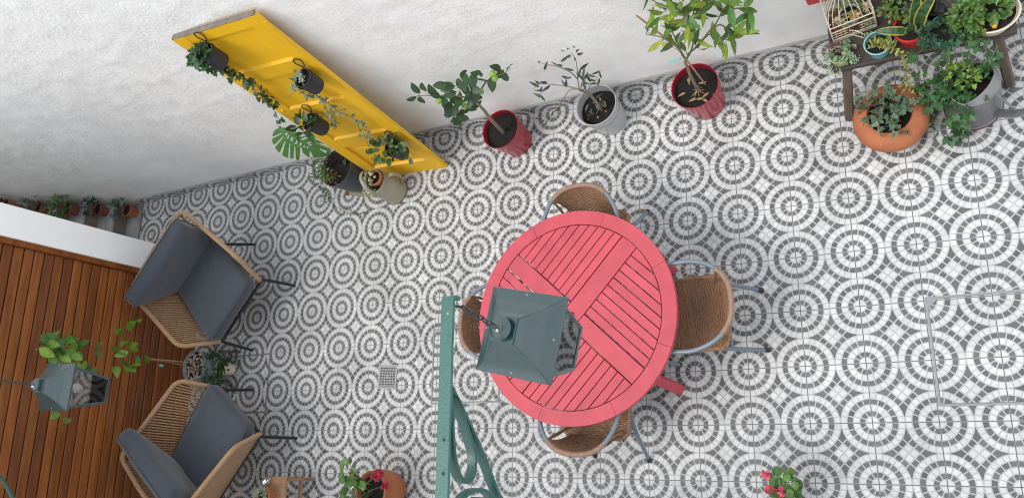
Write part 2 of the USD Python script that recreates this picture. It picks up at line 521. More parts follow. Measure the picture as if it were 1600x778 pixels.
# rough lime render on the long wall: coarse above, floated smoother near the ground
MAT['lime_render'] = usdkit.material(stage, '/World/Looks/lime_render', {
    'g': ('geometry', {}), 'sx': ('separate_xyz', {}),
    'n0': ('noise_texture', {'scale': 1.3, 'detail': 3.0}), 'n1': ('noise_texture', {'scale': 42.0, 'detail': 5.0, 'roughness': 0.65}), 'n2': ('noise_texture', {'scale': 7.0, 'detail': 4.0}),
    'zz': ('math', {'math_type': 'multiply_add', 'value2': 0.9}), 'zr': ('map_range', {'from_min': 0.95, 'from_max': 1.4, 'to_min': 0.22, 'to_max': 1.0, 'clamp': True}),
    'hm': ('math', {'math_type': 'multiply'}), 'bm': ('bump', {'strength': 0.8, 'distance': 0.009}),
    'dirt': ('rgb_ramp', {'ramp': [(0.32, (0.80, 0.79, 0.772)), (0.6, (0.86, 0.855, 0.84))]}),
    'p': ('principled_bsdf', {'roughness': 0.85, 'specular_ior_level': 0.3})},
    [('g.position', 'n0.vector'), ('g.position', 'n1.vector'), ('g.position', 'n2.vector'), ('g.position', 'sx.vector'), ('n0.fac', 'zz.value1'), ('sx.z', 'zz.value3'),
     ('zz.value', 'zr.value'), ('n1.fac', 'hm.value1'), ('zr.result', 'hm.value2'), ('hm.value', 'bm.height'), ('bm.normal', 'p.normal'), ('n2.fac', 'dirt.fac'), ('dirt.color', 'p.base_color')],
    surface='p.BSDF')
# dark blue-grey weave etc. need no more

# ------------------------------------------------------------------ floor: tiles printed and pressed with rings of small stones
def arc_piece(cx, cy, r0, r1, a0, a1):
    g = 0.0082
    n = 3
    pts = []
    for r, rev in ((r1 - g, False), (r0 + g, True)):
        da = 1.25 * g / max(r, 0.02)
        aa = np.linspace(a0 + da, a1 - da, n)
        aa = aa[::-1] if rev else aa
        pts += [(cx + r * math.cos(a), cy + r * math.sin(a)) for a in aa]
    return Polygon(pts)


def tile_pieces(rng):
    """[(polygon in the unit square, is_dark)] of one tile: a quarter of four ringed circles and the star between them."""
    out = []
    rad = [0.0, 0.105, 0.20, 0.302, 0.40, 0.496]
    cnt = [1, 3, 4, 5, 7]
    for cx, cy, a in ((0, 0, 0), (1, 0, PI / 2), (1, 1, PI), (0, 1, 1.5 * PI)):
        for k in range(5):
            jit = rng.normal(0, 0.012, cnt[k] + 1)
            jit[0] = jit[-1] = 0
            cuts = [a + PI / 2 * (i / cnt[k]) + jit[i] for i in range(cnt[k] + 1)]
            for i in range(cnt[k]):
                if k == 0:
                    g = 0.008
                    aa = np.linspace(a + 0.09, a + PI / 2 - 0.09, 5)
                    out.append((Polygon([(cx + (g * 1.6) * math.cos(a + PI / 4), cy + (g * 1.6) * math.sin(a + PI / 4))] + [(cx + 0.096 * math.cos(t), cy + 0.096 * math.sin(t)) for t in aa]), False))
                else:
                    out.append((arc_piece(cx, cy, rad[k], rad[k + 1], cuts[i], cuts[i + 1]), k in (1, 3)))
    rings = unary_union([Point(c).buffer(0.507, 48) for c in ((0, 0), (1, 0), (1, 1), (0, 1))])
    star = sbox(0.004, 0.004, 0.996, 0.996).difference(rings)
    c = 0.114
    for i in range(-2, 2):
        for j in range(-2, 2):
            x0, x1 = i * c, (i + 1) * c
            y0, y1 = j * c, (j + 1) * c
            if i == -2: x0 = -0.6
            if i == 1: x1 = 0.6
            if j == -2: y0 = -0.6
            if j == 1: y1 = 0.6
            q = affinity.rotate(sbox(x0 + 0.0115, y0 + 0.0115, x1 - 0.0115, y1 - 0.0115), 45, origin=(0, 0))
            q = affinity.translate(q, 0.5, 0.5).intersection(star)
            if q.geom_type == 'MultiPolygon':
                q = max(q.geoms, key=lambda g: g.area)
            q = q.simplify(0.006)
            if q.area > 2e-4:
                inner = i in (-1, 0) and j in (-1, 0)
                out.append((q, not inner))
    return out


def raise_pieces(pieces, rng, z0, h, clip=None, size=S):
    """Small raised stones on a tile face; returns mesh and tints."""
    V, F, T = [], [], []
    n = 0
    for poly, dark in pieces:
        if clip is not None:
            poly = poly.intersection(clip)
            if poly.is_empty or poly.geom_type != 'Polygon' or poly.area < 3e-4:
                continue
        c = np.array(poly.exterior.coords)[:-1]
        if not poly.exterior.is_ccw:
            c = c[::-1]
        ctr = c.mean(0)
        top = ctr + (c - ctr) * 0.955
        m = len(c)
        tilt = rng.normal(0, 0.05, 2)
        zt = z0 + h * (1 + ((top - ctr) @ tilt) * 4)
        V += [np.c_[c * size, np.full(m, z0)], np.c_[top * size, zt], [[*(ctr * size), z0 + h * 1.02]]]
        for k in range(m):
            k2 = (k + 1) % m
            F += [(n + k, n + k2, n + m + k2), (n + k, n + m + k2, n + m + k), (n + m + k, n + m + k2, n + 2 * m)]
        if dark:
            col = np.array([0.122, 0.122, 0.122]) * (1 + rng.normal(0, 0.13))
        else:
            col = np.array([0.575, 0.572, 0.567]) * (1 + rng.normal(0, 0.05))
        T.append(np.tile(np.clip(col, 0.02, 0.82), (2 * m + 1, 1)))
        n += 2 * m + 1
    return np.vstack(V), np.array(F), np.vstack(T)


def tile_mesh(rng, clip=None):
    g = 0.0016 / S
    cl = sbox(0, 0, 1, 1) if clip is None else clip
    x0, y0, x1, y1 = cl.bounds
    v, f, t = raise_pieces(tile_pieces(rng), rng, 0.0, 0.0012, clip=None if clip is None else clip)
    bx = box(((x0 + x1) / 2 * S, (y0 + y1) / 2 * S, -0.005), ((x1 - x0) * S - 0.0032, (y1 - y0) * S - 0.0032, 0.010))
    mv, mf = cat_mesh([bx, (v, f)])
    tt = np.vstack([np.tile([0.42, 0.42, 0.418], (len(bx[0]), 1)), t])
    return mv, mf, tt


FX0, FX1 = -12.58 * S, 13 * S
trng = np.random.default_rng(5)
variants = [tile_mesh(np.random.default_rng(100 + k)) for k in range(5)]
floor = '/World/floor'
UsdGeom.Xform.Define(stage, floor)
tag(stage.GetPrimAtPath(floor), kind='structure')
part(floor, 'mortar_bed', box(((FX0 + FX1) / 2, (WALL_Y - 1.44) / 2, -0.032), (FX1 - FX0, WALL_Y + 1.44, 0.05)), 'dark_grout', smooth=False)
cells = []
for i in range(-13, 13):
    for j in range(-5, 8):
        c = ROT @ (np.array([(i + .5) * S, (j + .5) * S, 0]) - CAM)
        px = np.array([800 + FOC * c[0] / c[2], 389 + FOC * c[1] / c[2]])
        out = max(abs(px[0] - 800) / 800, abs(px[1] - 389) / 389)
        cells.append((out > 1.22, out, i, j))
cells.sort()
rest = []
for k, (_, _, i, j) in enumerate(cells):
    clip = None
    if j == 7:
        clip = sbox(0, 0, 1, 0.15)
    if i == -13:
        clip = sbox(0.42, 0, 1, 0.15 if j == 7 else 1)
    if clip is None:
        v, f, t = variants[trng.integers(len(variants))]
    else:
        v, f, t = tile_mesh(np.random.default_rng(900 + k), clip)
    v = v + np.array([i * S, j * S, trng.normal(0, 0.0003)])
    t = t * (1 + trng.normal(0, 0.032))
    if k < 296:
        part(floor, 'tile', (v, f), 'printed_tile', smooth=False, tint=t)
    else:
        rest.append((v, f, t))
mv, mf = cat_mesh([(v, f) for v, f, t in rest])
part(floor, 'outer_tiles', (mv, mf), 'printed_tile', smooth=False, tint=np.vstack([t for *_, t in rest]), kind='stuff')
single('ground', box((0, 0, -0.36), (90, 90, 0.6)), 'ground_earth', None, None, kind='structure', smooth=False)

# ------------------------------------------------------------------ long white wall with a skirting of cut tiles
wall = thing('rendered_wall', 'long rough white rendered garden wall behind the yellow door and the potted trees', 'wall')
nx, nz = 300, 105
X, Z = np.meshgrid(np.linspace(-9.0, 4.6, nx), np.linspace(-0.05, 3.3, nz), indexing='ij')
P3 = np.stack([X, Z, 0 * X], -1)
coarse = np.clip((Z + 0.8 * (meshkit.noise(P3 * 1.1, 3) - 0.5) - 0.85) / 0.5, 0.15, 1)
dY = (meshkit.fbm(P3 * 1.6, 3, 7) - 0.5) * 0.024 + coarse * (meshkit.fbm(P3 * 9, 3, 9) - 0.5) * 0.012
rg_ = 1 - np.abs(2 * meshkit.fbm(np.stack([X * 0.9, Z * 4.2, 0 * X], -1), 3, 17) - 1)
dY = dY - np.clip(rg_ - 0.9, 0, 1) * 0.055 * coarse
dY = np.where(Z < 0.3, dY * np.clip((Z - 0.1) / 0.2, 0, 1), dY)
Yw = WALL_Y + 0.004 + np.clip(dY, -0.02, 0.02)
idx = np.arange(nx * nz).reshape(nx, nz)
q = np.stack([idx[:-1, :-1], idx[1:, :-1], idx[1:, 1:], idx[:-1, 1:]], -1).reshape(-1, 4)
part(wall, 'render_coat', (np.stack([X, Yw, Z], -1).reshape(-1, 3), q), 'lime_render', smooth=True)
part(wall, 'masonry', box((-2.2, WALL_Y + 0.17, 1.62), (13.6, 0.28, 3.38)), 'house_render', smooth=False)
SK = 0.31
for i in range(-13, 13):
    clip = sbox(0.42 if i == -13 else 0, 0.15, 1, 0.15 + SK)
    r2 = np.random.default_rng(700 + i)
    v, f, t = raise_pieces(tile_pieces(r2), r2, 0.0, 0.001, clip)
    x0 = (0.42 if i == -13 else 0) * S
    b = box(((x0 + S) / 2, (0.15 + SK / 2) * S, -0.004), (S - x0 - 0.003, SK * S, 0.008))
    v, f = cat_mesh([b, (v, f)])
    t = np.vstack([np.tile([0.42, 0.42, 0.418], (len(b[0]), 1)), t])
    v = np.stack([v[:, 0] + i * S, WALL_Y - 0.008 - v[:, 2], v[:, 1] - 0.15 * S + 0.001], 1)
    part(wall, 'skirting_tile', (v, f[:, ::-1]), 'printed_tile', smooth=False, tint=t)
cp = [(WALL_Y + 0.02, SK * S + 0.001), (WALL_Y - 0.0095, SK * S + 0.001), (WALL_Y - 0.008, SK * S + 0.008), (WALL_Y + 0.003, SK * S + 0.016), (WALL_Y + 0.02, SK * S + 0.016)]
n = 60
xs = np.linspace(FX0, 4.15, n)
crng = np.random.default_rng(4)
V = np.array([[(x, y + crng.normal(0, 0.0008), z + (crng.normal(0, 0.0015) if k in (3, 4) else 0)) for k, (y, z) in enumerate(cp)] for x in xs]).reshape(-1, 3)
m = len(cp)
part(wall, 'cement_fillet', (V, np.array([(i * m + k, i * m + k + 1, (i + 1) * m + k + 1, (i + 1) * m + k) for i in range(n - 1) for k in range(m - 1)])), 'cement', smooth=30)

# ------------------------------------------------------------------ timber clad wall, its white end pier and the steps behind it
ww = thing('timber_wall', 'wall clad in varnished brown horizontal timber boards behind the two armchairs', 'wall', (0, 0, 0))
part(ww, 'backing', box((WOOD_X - 0.09, -0.06, 1.49), (0.10, 2.78, 3.0)), 'pit_dark', smooth=False)
pitch = 0.0772
rb = np.random.default_rng(12)
y0, y1 = -1.44, 1.288
for k in range(39):
    z0 = max(0.006, -0.0046 + k * pitch)
    h = -0.0046 + k * pitch + 0.0686 - z0
    th = 0.024 + rb.normal(0, 0.0012)
    c = [(-0.03, 0), (th - 0.034, 0), (th - 0.030, 0.003), (th - 0.030, h - 0.0055), (th - 0.035, h), (-0.03, h)]
    ends = []
    ny = 10
    ys = np.linspace(y0 + rb.uniform(0, 0.004), y1 - rb.uniform(0, 0.004), ny)
    w = meshkit.noise(np.c_[ys * 0.9, np.full(ny, k * 3.3), np.zeros(ny)]) * 0.003
    V = np.array([[(WOOD_X + x + w[i], y, z0 + z) for x, z in c] for i, y in enumerate(ys)]).reshape(-1, 3)
    m = len(c)
    F = [(i * m + a, i * m + (a + 1) % m, (i + 1) * m + (a + 1) % m, (i + 1) * m + a) for i in range(ny - 1) for a in range(m)]
    F = [t for q in F for t in ((q[0], q[1], q[2]), (q[0], q[2], q[3]))] + [(0, a + 1, a) for a in range(1, m - 1)] + [((ny - 1) * m, (ny - 1) * m + a, (ny - 1) * m + a + 1) for a in range(1, m - 1)]
    part(ww, 'board', (V, np.array(F)), 'timber_' + 'abcd'[rb.choice(4, p=[.4, .27, .18, .15])], smooth=20)
part(ww, 'edge_batten', box((WOOD_X + 0.0, 1.312, 1.50), (0.05, 0.046, 2.98), 0.004), 'timber_b', smooth=False)
pier = thing('white_pier', 'smooth white painted pier between the timber boards and the steps', 'pier', (0, 0, 0))
part(pier, 'shaft', box((WOOD_X - 0.20, 1.459, 1.53), (0.45, 0.243, 3.06), 0.006), 'white_paint', smooth=False)
part(ww, 'coping', box((WOOD_X - 0.13, -0.06, 3.03), (0.36, 2.80, 0.06), 0.008), 'white_paint', smooth=False)

rh = thing('rear_house', 'plain white house rising behind the timber clad wall', 'building')
part(rh, 'wall', box((WOOD_X - 2.1, 0.05, 2.0), (3.4, 3.02, 4.04)), 'house_render', smooth=False)
part(rh, 'coping', box((WOOD_X - 2.1, 0.05, 4.06), (3.5, 3.1, 0.08), 0.01), 'white_paint', smooth=False)

st = thing('stairs', 'narrow grey cement steps with brown risers climbing along the white wall', 'stairs')
TR, RI, SX, SY0, SY1 = 0.235, 0.165, FX0 - 0.004, 1.585, WALL_Y - 0.012
yc, yl = (SY0 + SY1) / 2, SY1 - SY0
part(st, 'threshold', box((SX - 0.115, yc, -0.03), (0.23, yl, 0.07), 0.004), 'step_cement', smooth=False)
part(st, 'joint_strip', box((SX - 0.001, yc, -0.014), (0.022, yl, 0.05), 0.003), 'dark_grout', smooth=False)
for k in range(9):
    x = SX - TR * (k + 1)
    z = RI * (k + 1)
    part(st, 'riser', box((x + 0.004 - 0.03, yc, z - RI / 2 - 0.014), (0.06, yl - 0.004, RI - 0.026), 0.003), 'step_riser', smooth=False)
    part(st, 'tread', box((x - TR / 2, yc, z - 0.012), (TR + 0.018, yl, 0.03), 0.005), 'step_cement', smooth=False)
part(st, 'core', extrude(Polygon([(SX - 0.3, -0.02)] + [p for k in range(9) for p in ((SX - TR * (k + 1) - 0.035, RI * k - 0.02), (SX - TR * (k + 1) - 0.035, RI * (k + 1) - 0.03))] + [(SX - TR * 10 - 0.5, RI * 9 - 0.03), (SX - TR * 10 - 0.5, -0.02)]), 0, yl - 0.02), 'step_riser', smooth=False)
p_ = stage.GetPrimAtPath(st + '/core')
g_ = UsdGeom.Mesh(p_)
pts = np.array(g_.GetPointsAttr().Get())
g_.GetPointsAttr().Set(Vt.Vec3fArray.FromNumpy(np.stack([pts[:, 0], pts[:, 2] + SY0 + 0.01, pts[:, 1]], 1).astype(np.float32)))

# the house that the iron brackets are fixed to, on the near side of the yard (below the picture)
hs = thing('near_house', 'white house front on the near side of the yard that carries the iron brackets', 'building')
part(hs, 'wall', box((0.55, -1.60, 1.6), (7.2, 0.3, 3.3)), 'house_render', smooth=False)
part(hs, 'plinth', box((0.55, -1.445, 0.15), (7.2, 0.03, 0.3), 0.004), 'cement', smooth=False)

# ------------------------------------------------------------------ floor fittings
gr = thing('drain_grate', 'small grey slotted drain grate set in the patterned floor tiles', 'drain grate', (-0.772, 0.388, 0.0), -2)
gw, gh = 0.172, 0.182
for s_ in (-1, 1):
    part(gr, 'rim', box((s_ * (gw / 2 - 0.007), 0, 0.004), (0.014, gh, 0.008), 0.002), 'grate_plastic', smooth=False)
    part(gr, 'rim', box((0, s_ * (gh / 2 - 0.007), 0.004), (gw - 0.029, 0.0138, 0.0078), 0.002), 'grate_plastic', smooth=False)
part(gr, 'sump', box((0, 0, 0.0022), (gw - 0.03, gh - 0.03, 0.0006)), 'pit_dark', smooth=False)
for k in range(13):
    part(gr, 'bar', box((0, -0.072 + k * 0.012, 0.0045), (gw - 0.03, 0.0052, 0.004)), 'grate_plastic', smooth=False)
for k in range(5):
    part(gr, 'cross_bar', box((-0.05 + k * 0.025, 0, 0.0042), (0.004, gh - 0.03, 0.0038)), 'grate_plastic', smooth=False)
part(gr, 'lift_ring', xf(lathe([(0.013, 0.0), (0.013, 0.004), (0.009, 0.0045), (0.008, 0.0)], 20), (0, 0, 0.004), scale=1.0), 'grate_plastic')


def hatch(x0, x1, y0, y1, label, sides='LRTB', mat_='steel', w=0.011, corner=None):
    t = thing('hatch_frame', label, 'hatch frame', ((x0 + x1) / 2, (y0 + y1) / 2, 0.0))
    hx, hy = (x1 - x0) / 2, (y1 - y0) / 2
    for c in sides:
        for o, mm in ((0.0, mat_), (0.0072, 'dark_grout')):
            s_ = {'L': -1, 'B': -1}.get(c, 1)
            if c in 'LR':
                b = box((s_ * (hx - o), 0, 0.0018), (w * (1 if o == 0 else .3), 2 * hy + w - 2 * o, 0.0028 - o * .1), 0.0005)
            else:
                b = box((0, s_ * (hy - o), 0.0017), (2 * hx - w - 2 * o, w * (1 if o == 0 else .3), 0.0026 - o * .1), 0.0005)
            part(t, 'edge_profile' if o == 0 else 'joint', b, mm, smooth=False)
    if corner:
        cx, cy = corner
        part(t, 'corner_plate', xf(extrude(Polygon([(0, 0), (0.055, 0), (0, -0.055)]), 0.001, 0.0042), (-hx + 0.004, hy - 0.004, 0)), 'steel', smooth=False)
    return t


hatch(2.891, 3.62, 0.084, 0.655, 'large square steel edged inspection hatch at the right among the tiles', corner=(-1, 1))
hatch(-0.36, 0.212, 0.176, 0.72, 'tiled hatch with steel edges half under the red table', w=0.009)
hatch(-2.62, -2.034, 0.153, 0.637, 'dark edged tiled hatch beside the two armchairs', mat_='dark_grout', w=0.012)

# ------------------------------------------------------------------ round coral garden table
TC, TRAD, TH = np.array([1.119, 0.586]), 0.618, 0.74
tb = thing('garden_table', 'round coral red slatted wooden garden table in the middle of the tiled yard', 'table', (TC[0], TC[1], 0))
TA = math.radians(47)                                   # direction of the main rail
ring_in = TRAD - 0.082
for k in range(8):
    a0, a1 = TA - PI / 8 + k * PI / 4 + 0.0006, TA - PI / 8 + (k + 1) * PI / 4 - 0.0006
    aa = np.linspace(a0, a1, 14)
    pg = Polygon([(TRAD * math.cos(a), TRAD * math.sin(a)) for a in aa] + [(ring_in * math.cos(a), ring_in * math.sin(a)) for a in aa[::-1]])
    part(tb, 'rim_segment', extrude(pg, TH - 0.028, TH, 0.0007), 'coral_paint', smooth=25)
disc = Point(0, 0).buffer(ring_in - 0.0035, 64)
hole = Point(0, 0).buffer(0.021, 16)
rail_w = 0.088
r_main = [sbox(-ring_in, -rail_w / 2 - 0.009, ring_in, rail_w / 2 + 0.009)]
r_cross = [sbox(-rail_w / 2 - 0.009, rail_w / 2 + 0.012, rail_w / 2 + 0.009, ring_in), sbox(-rail_w / 2 - 0.009, -ring_in, rail_w / 2 + 0.009, -rail_w / 2 - 0.012)]
RT = rz(TA)
for pg in r_main + r_cross:
    pg = pg.intersection(disc).difference(hole).simplify(0.0006)
    part(tb, 'rail', xf(extrude(pg, TH - 0.027, TH - 0.001, 0.002), (0, 0, 0), RT), 'coral_paint', smooth=25)
pw, gap = 0.0486, 0.0037
a_ = rail_w / 2 + 0.014
for sx_, sy_ in ((1, 1), (-1, 1), (-1, -1), (1, -1)):
    quad = sbox(a_, a_, 1, 1)
    quad = affinity.scale(quad, sx_, sy_, origin=(0, 0)).intersection(disc)
    along_x = (sx_ * sy_ > 0)
    k = 0
    while True:
        o = a_ + gap * 0.6 + k * (pw + gap)
        if o > ring_in - 0.03:
            break
        s_ = sbox(0, o, 1, o + pw) if along_x else sbox(o, 0, o + pw, 1)
        s_ = affinity.scale(s_, sx_, sy_, origin=(0, 0)).intersection(quad).simplify(0.0006)
        if s_.geom_type == 'Polygon' and s_.area > 4e-4:
            part(tb, 'slat', xf(extrude(s_, TH - 0.019, TH - 0.002, 0.0016), (0, 0, 0), RT), 'coral_paint', smooth=25)
        k += 1
for k in range(4):
    a = TA - 0.02 + PI / 4 + k * PI / 2 - PI / 4 + PI / 4 + 0.02
    d = np.array([math.cos(a - PI / 4 - TA + math.radians(47)), math.sin(a - PI / 4 - TA + math.radians(47))])
    a = math.atan2((0.221 - TC[1]), (1.497 - TC[0])) + k * PI / 2
    d = np.array([math.cos(a), math.sin(a)])
    top, foot = np.r_[d * 0.44, TH - 0.03], np.r_[d * 0.535, 0.004]
    part(tb, 'leg', beam(foot, top, 0.058, 0.05, up=(d[0], d[1], 0.1), bevel=0.007), 'coral_paint', smooth=False)
for k in range(2):
    a = math.atan2((0.221 - TC[1]), (1.497 - TC[0])) + k * PI / 2
    d = np.array([math.cos(a), math.sin(a), 0])
    part(tb, 'under_rail', beam(-d * 0.45 + [0, 0, TH - 0.06 - k * 0.001], d * 0.45 + [0, 0, TH - 0.06 - k * 0.001], 0.045, 0.05 - k * 0.004, bevel=0.004), 'coral_paint', smooth=False)

# ------------------------------------------------------------------ cane bistro armchairs
def cane_chair(label, loc, rot, seed):
    t = thing('cane_chair', label, 'chair', (*loc, 0), rot, group='cane armchairs round the red table')
    rg = np.random.default_rng(seed)
    tr = 0.0125
    hw = 0.232
    H = 0.675
    loop = [(0.20, hw - 0.01, 0.004), (0.215, hw - 0.005, 0.30), (0.215, hw, H - 0.06), (0.13, hw, H), (-0.05, hw + 0.012, H + 0.004)]
    arc = [(-0.05 - 0.27 * math.sin(a), (hw + 0.012) * math.cos(a) ** 0.82 if math.cos(a) > 0 else 0, H + 0.004 + 0.035 * math.sin(a)) for a in np.linspace(0.25, PI / 2, 6)]
    half = loop + arc
    full = half + [(x, -y, z) for x, y, z in half[::-1][1:]]
    cv = spline(full, 6)
    part(t, 'tube_frame', tube(cv, tr, 10), 'blue_grey_tube', smooth=60)
    # rear legs start under the seat and run back to the floor
    for s_ in (1, -1):
        rl = spline([(0.16, s_ * 0.185, 0.405), (-0.02, s_ * 0.19, 0.39), (-0.15, s_ * 0.19, 0.30), (-0.335, s_ * 0.18, 0.005)], 6)
        rl_ = part(t, 'rear_leg', tube(rl, tr, 10), 'blue_grey_tube', smooth=60)
        part(rl_, 'foot_cap', tube([(-0.318, s_ * 0.181, 0.032), (-0.338, s_ * 0.18, 0.002)], tr + 0.002, 10), 'dark_plastic', smooth=60)
        part(t, 'foot_cap', tube([(0.20, s_ * (hw - 0.01), 0.002), (0.201, s_ * (hw - 0.01), 0.03)], tr + 0.002, 10), 'dark_plastic', smooth=60)
    part(t, 'stretcher', tube([(-0.185, 0.19, 0.245), (-0.185, -0.19, 0.245)], 0.009, 8), 'blue_grey_tube', smooth=60)
    part(t, 'stretcher', tube([(0.213, hw - 0.006, 0.25), (0.213, -hw + 0.006, 0.25)], 0.009, 8), 'blue_grey_tube', smooth=60)
    # woven seat: rows of round cane, over and under the uprights
    sw, sd, sz = 0.198, 0.215, 0.43
    pieces = []
    nrow = 44
    for k in range(nrow):
        x = -sd + 2 * sd * (k + .5) / nrow
        cr = 0.055
        w = sw - (cr - math.sqrt(max(0, cr ** 2 - max(0, abs(x) - (sd - cr)) ** 2)))
        ys = np.linspace(-w, w, 25)
        zz = sz - 0.012 * np.cos(ys / sw * PI / 2) * math.cos(x / sd * PI / 2) + 0.0026 * np.cos(ys / 0.022 * PI + (k % 2) * PI) + 0.0006 * rg.normal()
        pieces.append(tube(np.c_[np.full(25, x) + 0.0006 * rg.normal(0, 1, 25), ys, zz], 0.0052, 5, caps=False))
    part(t, 'woven_seat', pieces, 'wicker', smooth=True)
    rim = []
    for cx, cy, a0 in ((sd - .05, sw - .05, 0), (-sd + .05, sw - .05, PI / 2), (-sd + .05, -sw + .05, PI), (sd - .05, -sw + .05, 1.5 * PI)):
        for a in np.linspace(a0, a0 + PI / 2, 5):
            rim.append((cx + 0.055 * math.cos(a), cy + 0.055 * math.sin(a), sz - 0.004))
    rimc = spline(rim, 3, closed=True)
    part(t, 'seat_rim', tube(rimc, 0.0135, 8, closed=True), 'wicker', smooth=True)
    # woven back: a curved panel from the loop down to the rear of the seat
    pieces = []
    aa = np.linspace(-0.80, 0.80, 17)
    for k in range(24):
        f = (k + .5) / 24
        pts = []
        for a in aa:
            top = np.array([-0.05 - 0.27 * math.cos(a * 0.92), 0.238 * math.sin(a), H + 0.03 - 0.012 * a * a])
            bot = np.array([-0.16 - 0.065 * math.cos(a), 0.19 * math.sin(a), 0.45])
            q = top * (1 - f) + bot * f
            q[0] -= 0.018 * math.sin(PI * f)
            q[0] += 0.0026 * math.cos(a * 26 + (k % 2) * PI)
            pts.append(q)
        pieces.append(tube(pts, 0.0054, 5, caps=False))
    part(t, 'woven_back', pieces, 'wicker', smooth=True)
    for s_ in (1, -1):
        part(t, 'back_edge', tube([(-0.05 - 0.27 * math.cos(.8 * .92), s_ * 0.238 * math.sin(.8), H + 0.02), (-0.13 - 0.065 * math.cos(.8), s_ * 0.165, 0.44)], 0.0085, 6), 'wicker', smooth=True)
    # cane binding wound round the back of the loop
    sel = cv[(cv[:, 0] < -0.248) & (cv[:, 2] > 0.5)]
    rr = 0.0150 + 0.0011 * np.sin(np.arange(len(sel) * 4) * 1.9)
    s2 = spline(sel, 4)
    part(t, 'cane_binding', tube(s2, np.resize(rr, len(s2)), 10), 'wicker_binding', smooth=True)
    return t


cane_chair('cane armchair on the right of the red table, its whole seat in view', (1.70, 0.592), 182, 1)
cane_chair('cane armchair by the yellow door side of the red table, only its back in view', (1.15, 1.05), -91, 2)
cane_chair('cane armchair behind the green lantern on the left of the red table', (0.665, 0.60), 0, 3)
cane_chair('cane armchair at the red table nearest the geranium urn', (1.13, 0.14), 86, 4)

# ------------------------------------------------------------------ rope lounge armchairs
def cushion(sx, sy, sz, seed, taper=0.0):
    """A boxed seat pad: squarish with softly rounded edges, slightly crowned, with a piped seam round its middle."""
    nu, nv = 72, 26
    u = np.linspace(-PI, PI, nu, endpoint=False) + PI / nu
    v = np.linspace(-PI / 2, PI / 2, nv)
    U, V = np.meshgrid(u, v, indexing='ij')
    sp = lambda a, p: np.sign(a) * np.abs(a) ** p
    cv = sp(np.cos(V), 0.22)
    k = 1 / np.maximum(np.abs(np.cos(U)) ** 13 + np.abs(np.sin(U)) ** 13, 1e-9) ** (1 / 13)
    X = sx / 2 * cv * k * np.cos(U)
    Y = sy / 2 * cv * k * np.sin(U)
    Zc = sz / 2 * sp(np.sin(V), 0.55)
    crown = 0.80 + 0.28 * np.cos(np.clip(X / sx * PI, -PI / 2, PI / 2)) ** 0.7 * np.cos(np.clip(Y / sy * PI, -PI / 2, PI / 2)) ** 0.7
    P_ = np.stack([X, Y, Zc * crown], -1)
    nn = (meshkit.fbm(P_ * 6 + seed * 5, 3, seed) - 0.5) * 0.020 + (meshkit.fbm(P_ * [18, 18, 18] + seed, 2, seed + 3) - 0.5) * 0.005
    P_[..., 2] += nn * np.sign(Zc)
    rr = np.stack([X, Y], -1)
    P_[..., :2] += rr / (np.linalg.norm(rr, axis=-1, keepdims=True) + 1e-6) * ((meshkit.fbm(P_ * 7 + 3, 2, seed + 9) - 0.5) * 0.014)[..., None]
    P_[..., 1] *= 1 + taper * P_[..., 0] / (sx / 2)
    idx = np.arange(nu * nv).reshape(nu, nv)
    q = np.stack([idx[:, :-1], np.roll(idx, -1, 0)[:, :-1], np.roll(idx, -1, 0)[:, 1:], idx[:, 1:]], -1).reshape(-1, 4)
    return P_.reshape(-1, 3), np.vstack([q[:, [0, 1, 2]], q[:, [0, 2, 3]]])


def piping(sx, sy, z, taper=0.0):
    u = np.linspace(-PI, PI, 60, endpoint=False)
    k = 1 / (np.abs(np.cos(u)) ** 13 + np.abs(np.sin(u)) ** 13) ** (1 / 13)
    return tube(np.stack([sx / 2 * k * np.cos(u), sy / 2 * k * np.sin(u) * (1 + taper * k * np.cos(u)), 0 * u + z], 1), 0.0042, 6, closed=True)


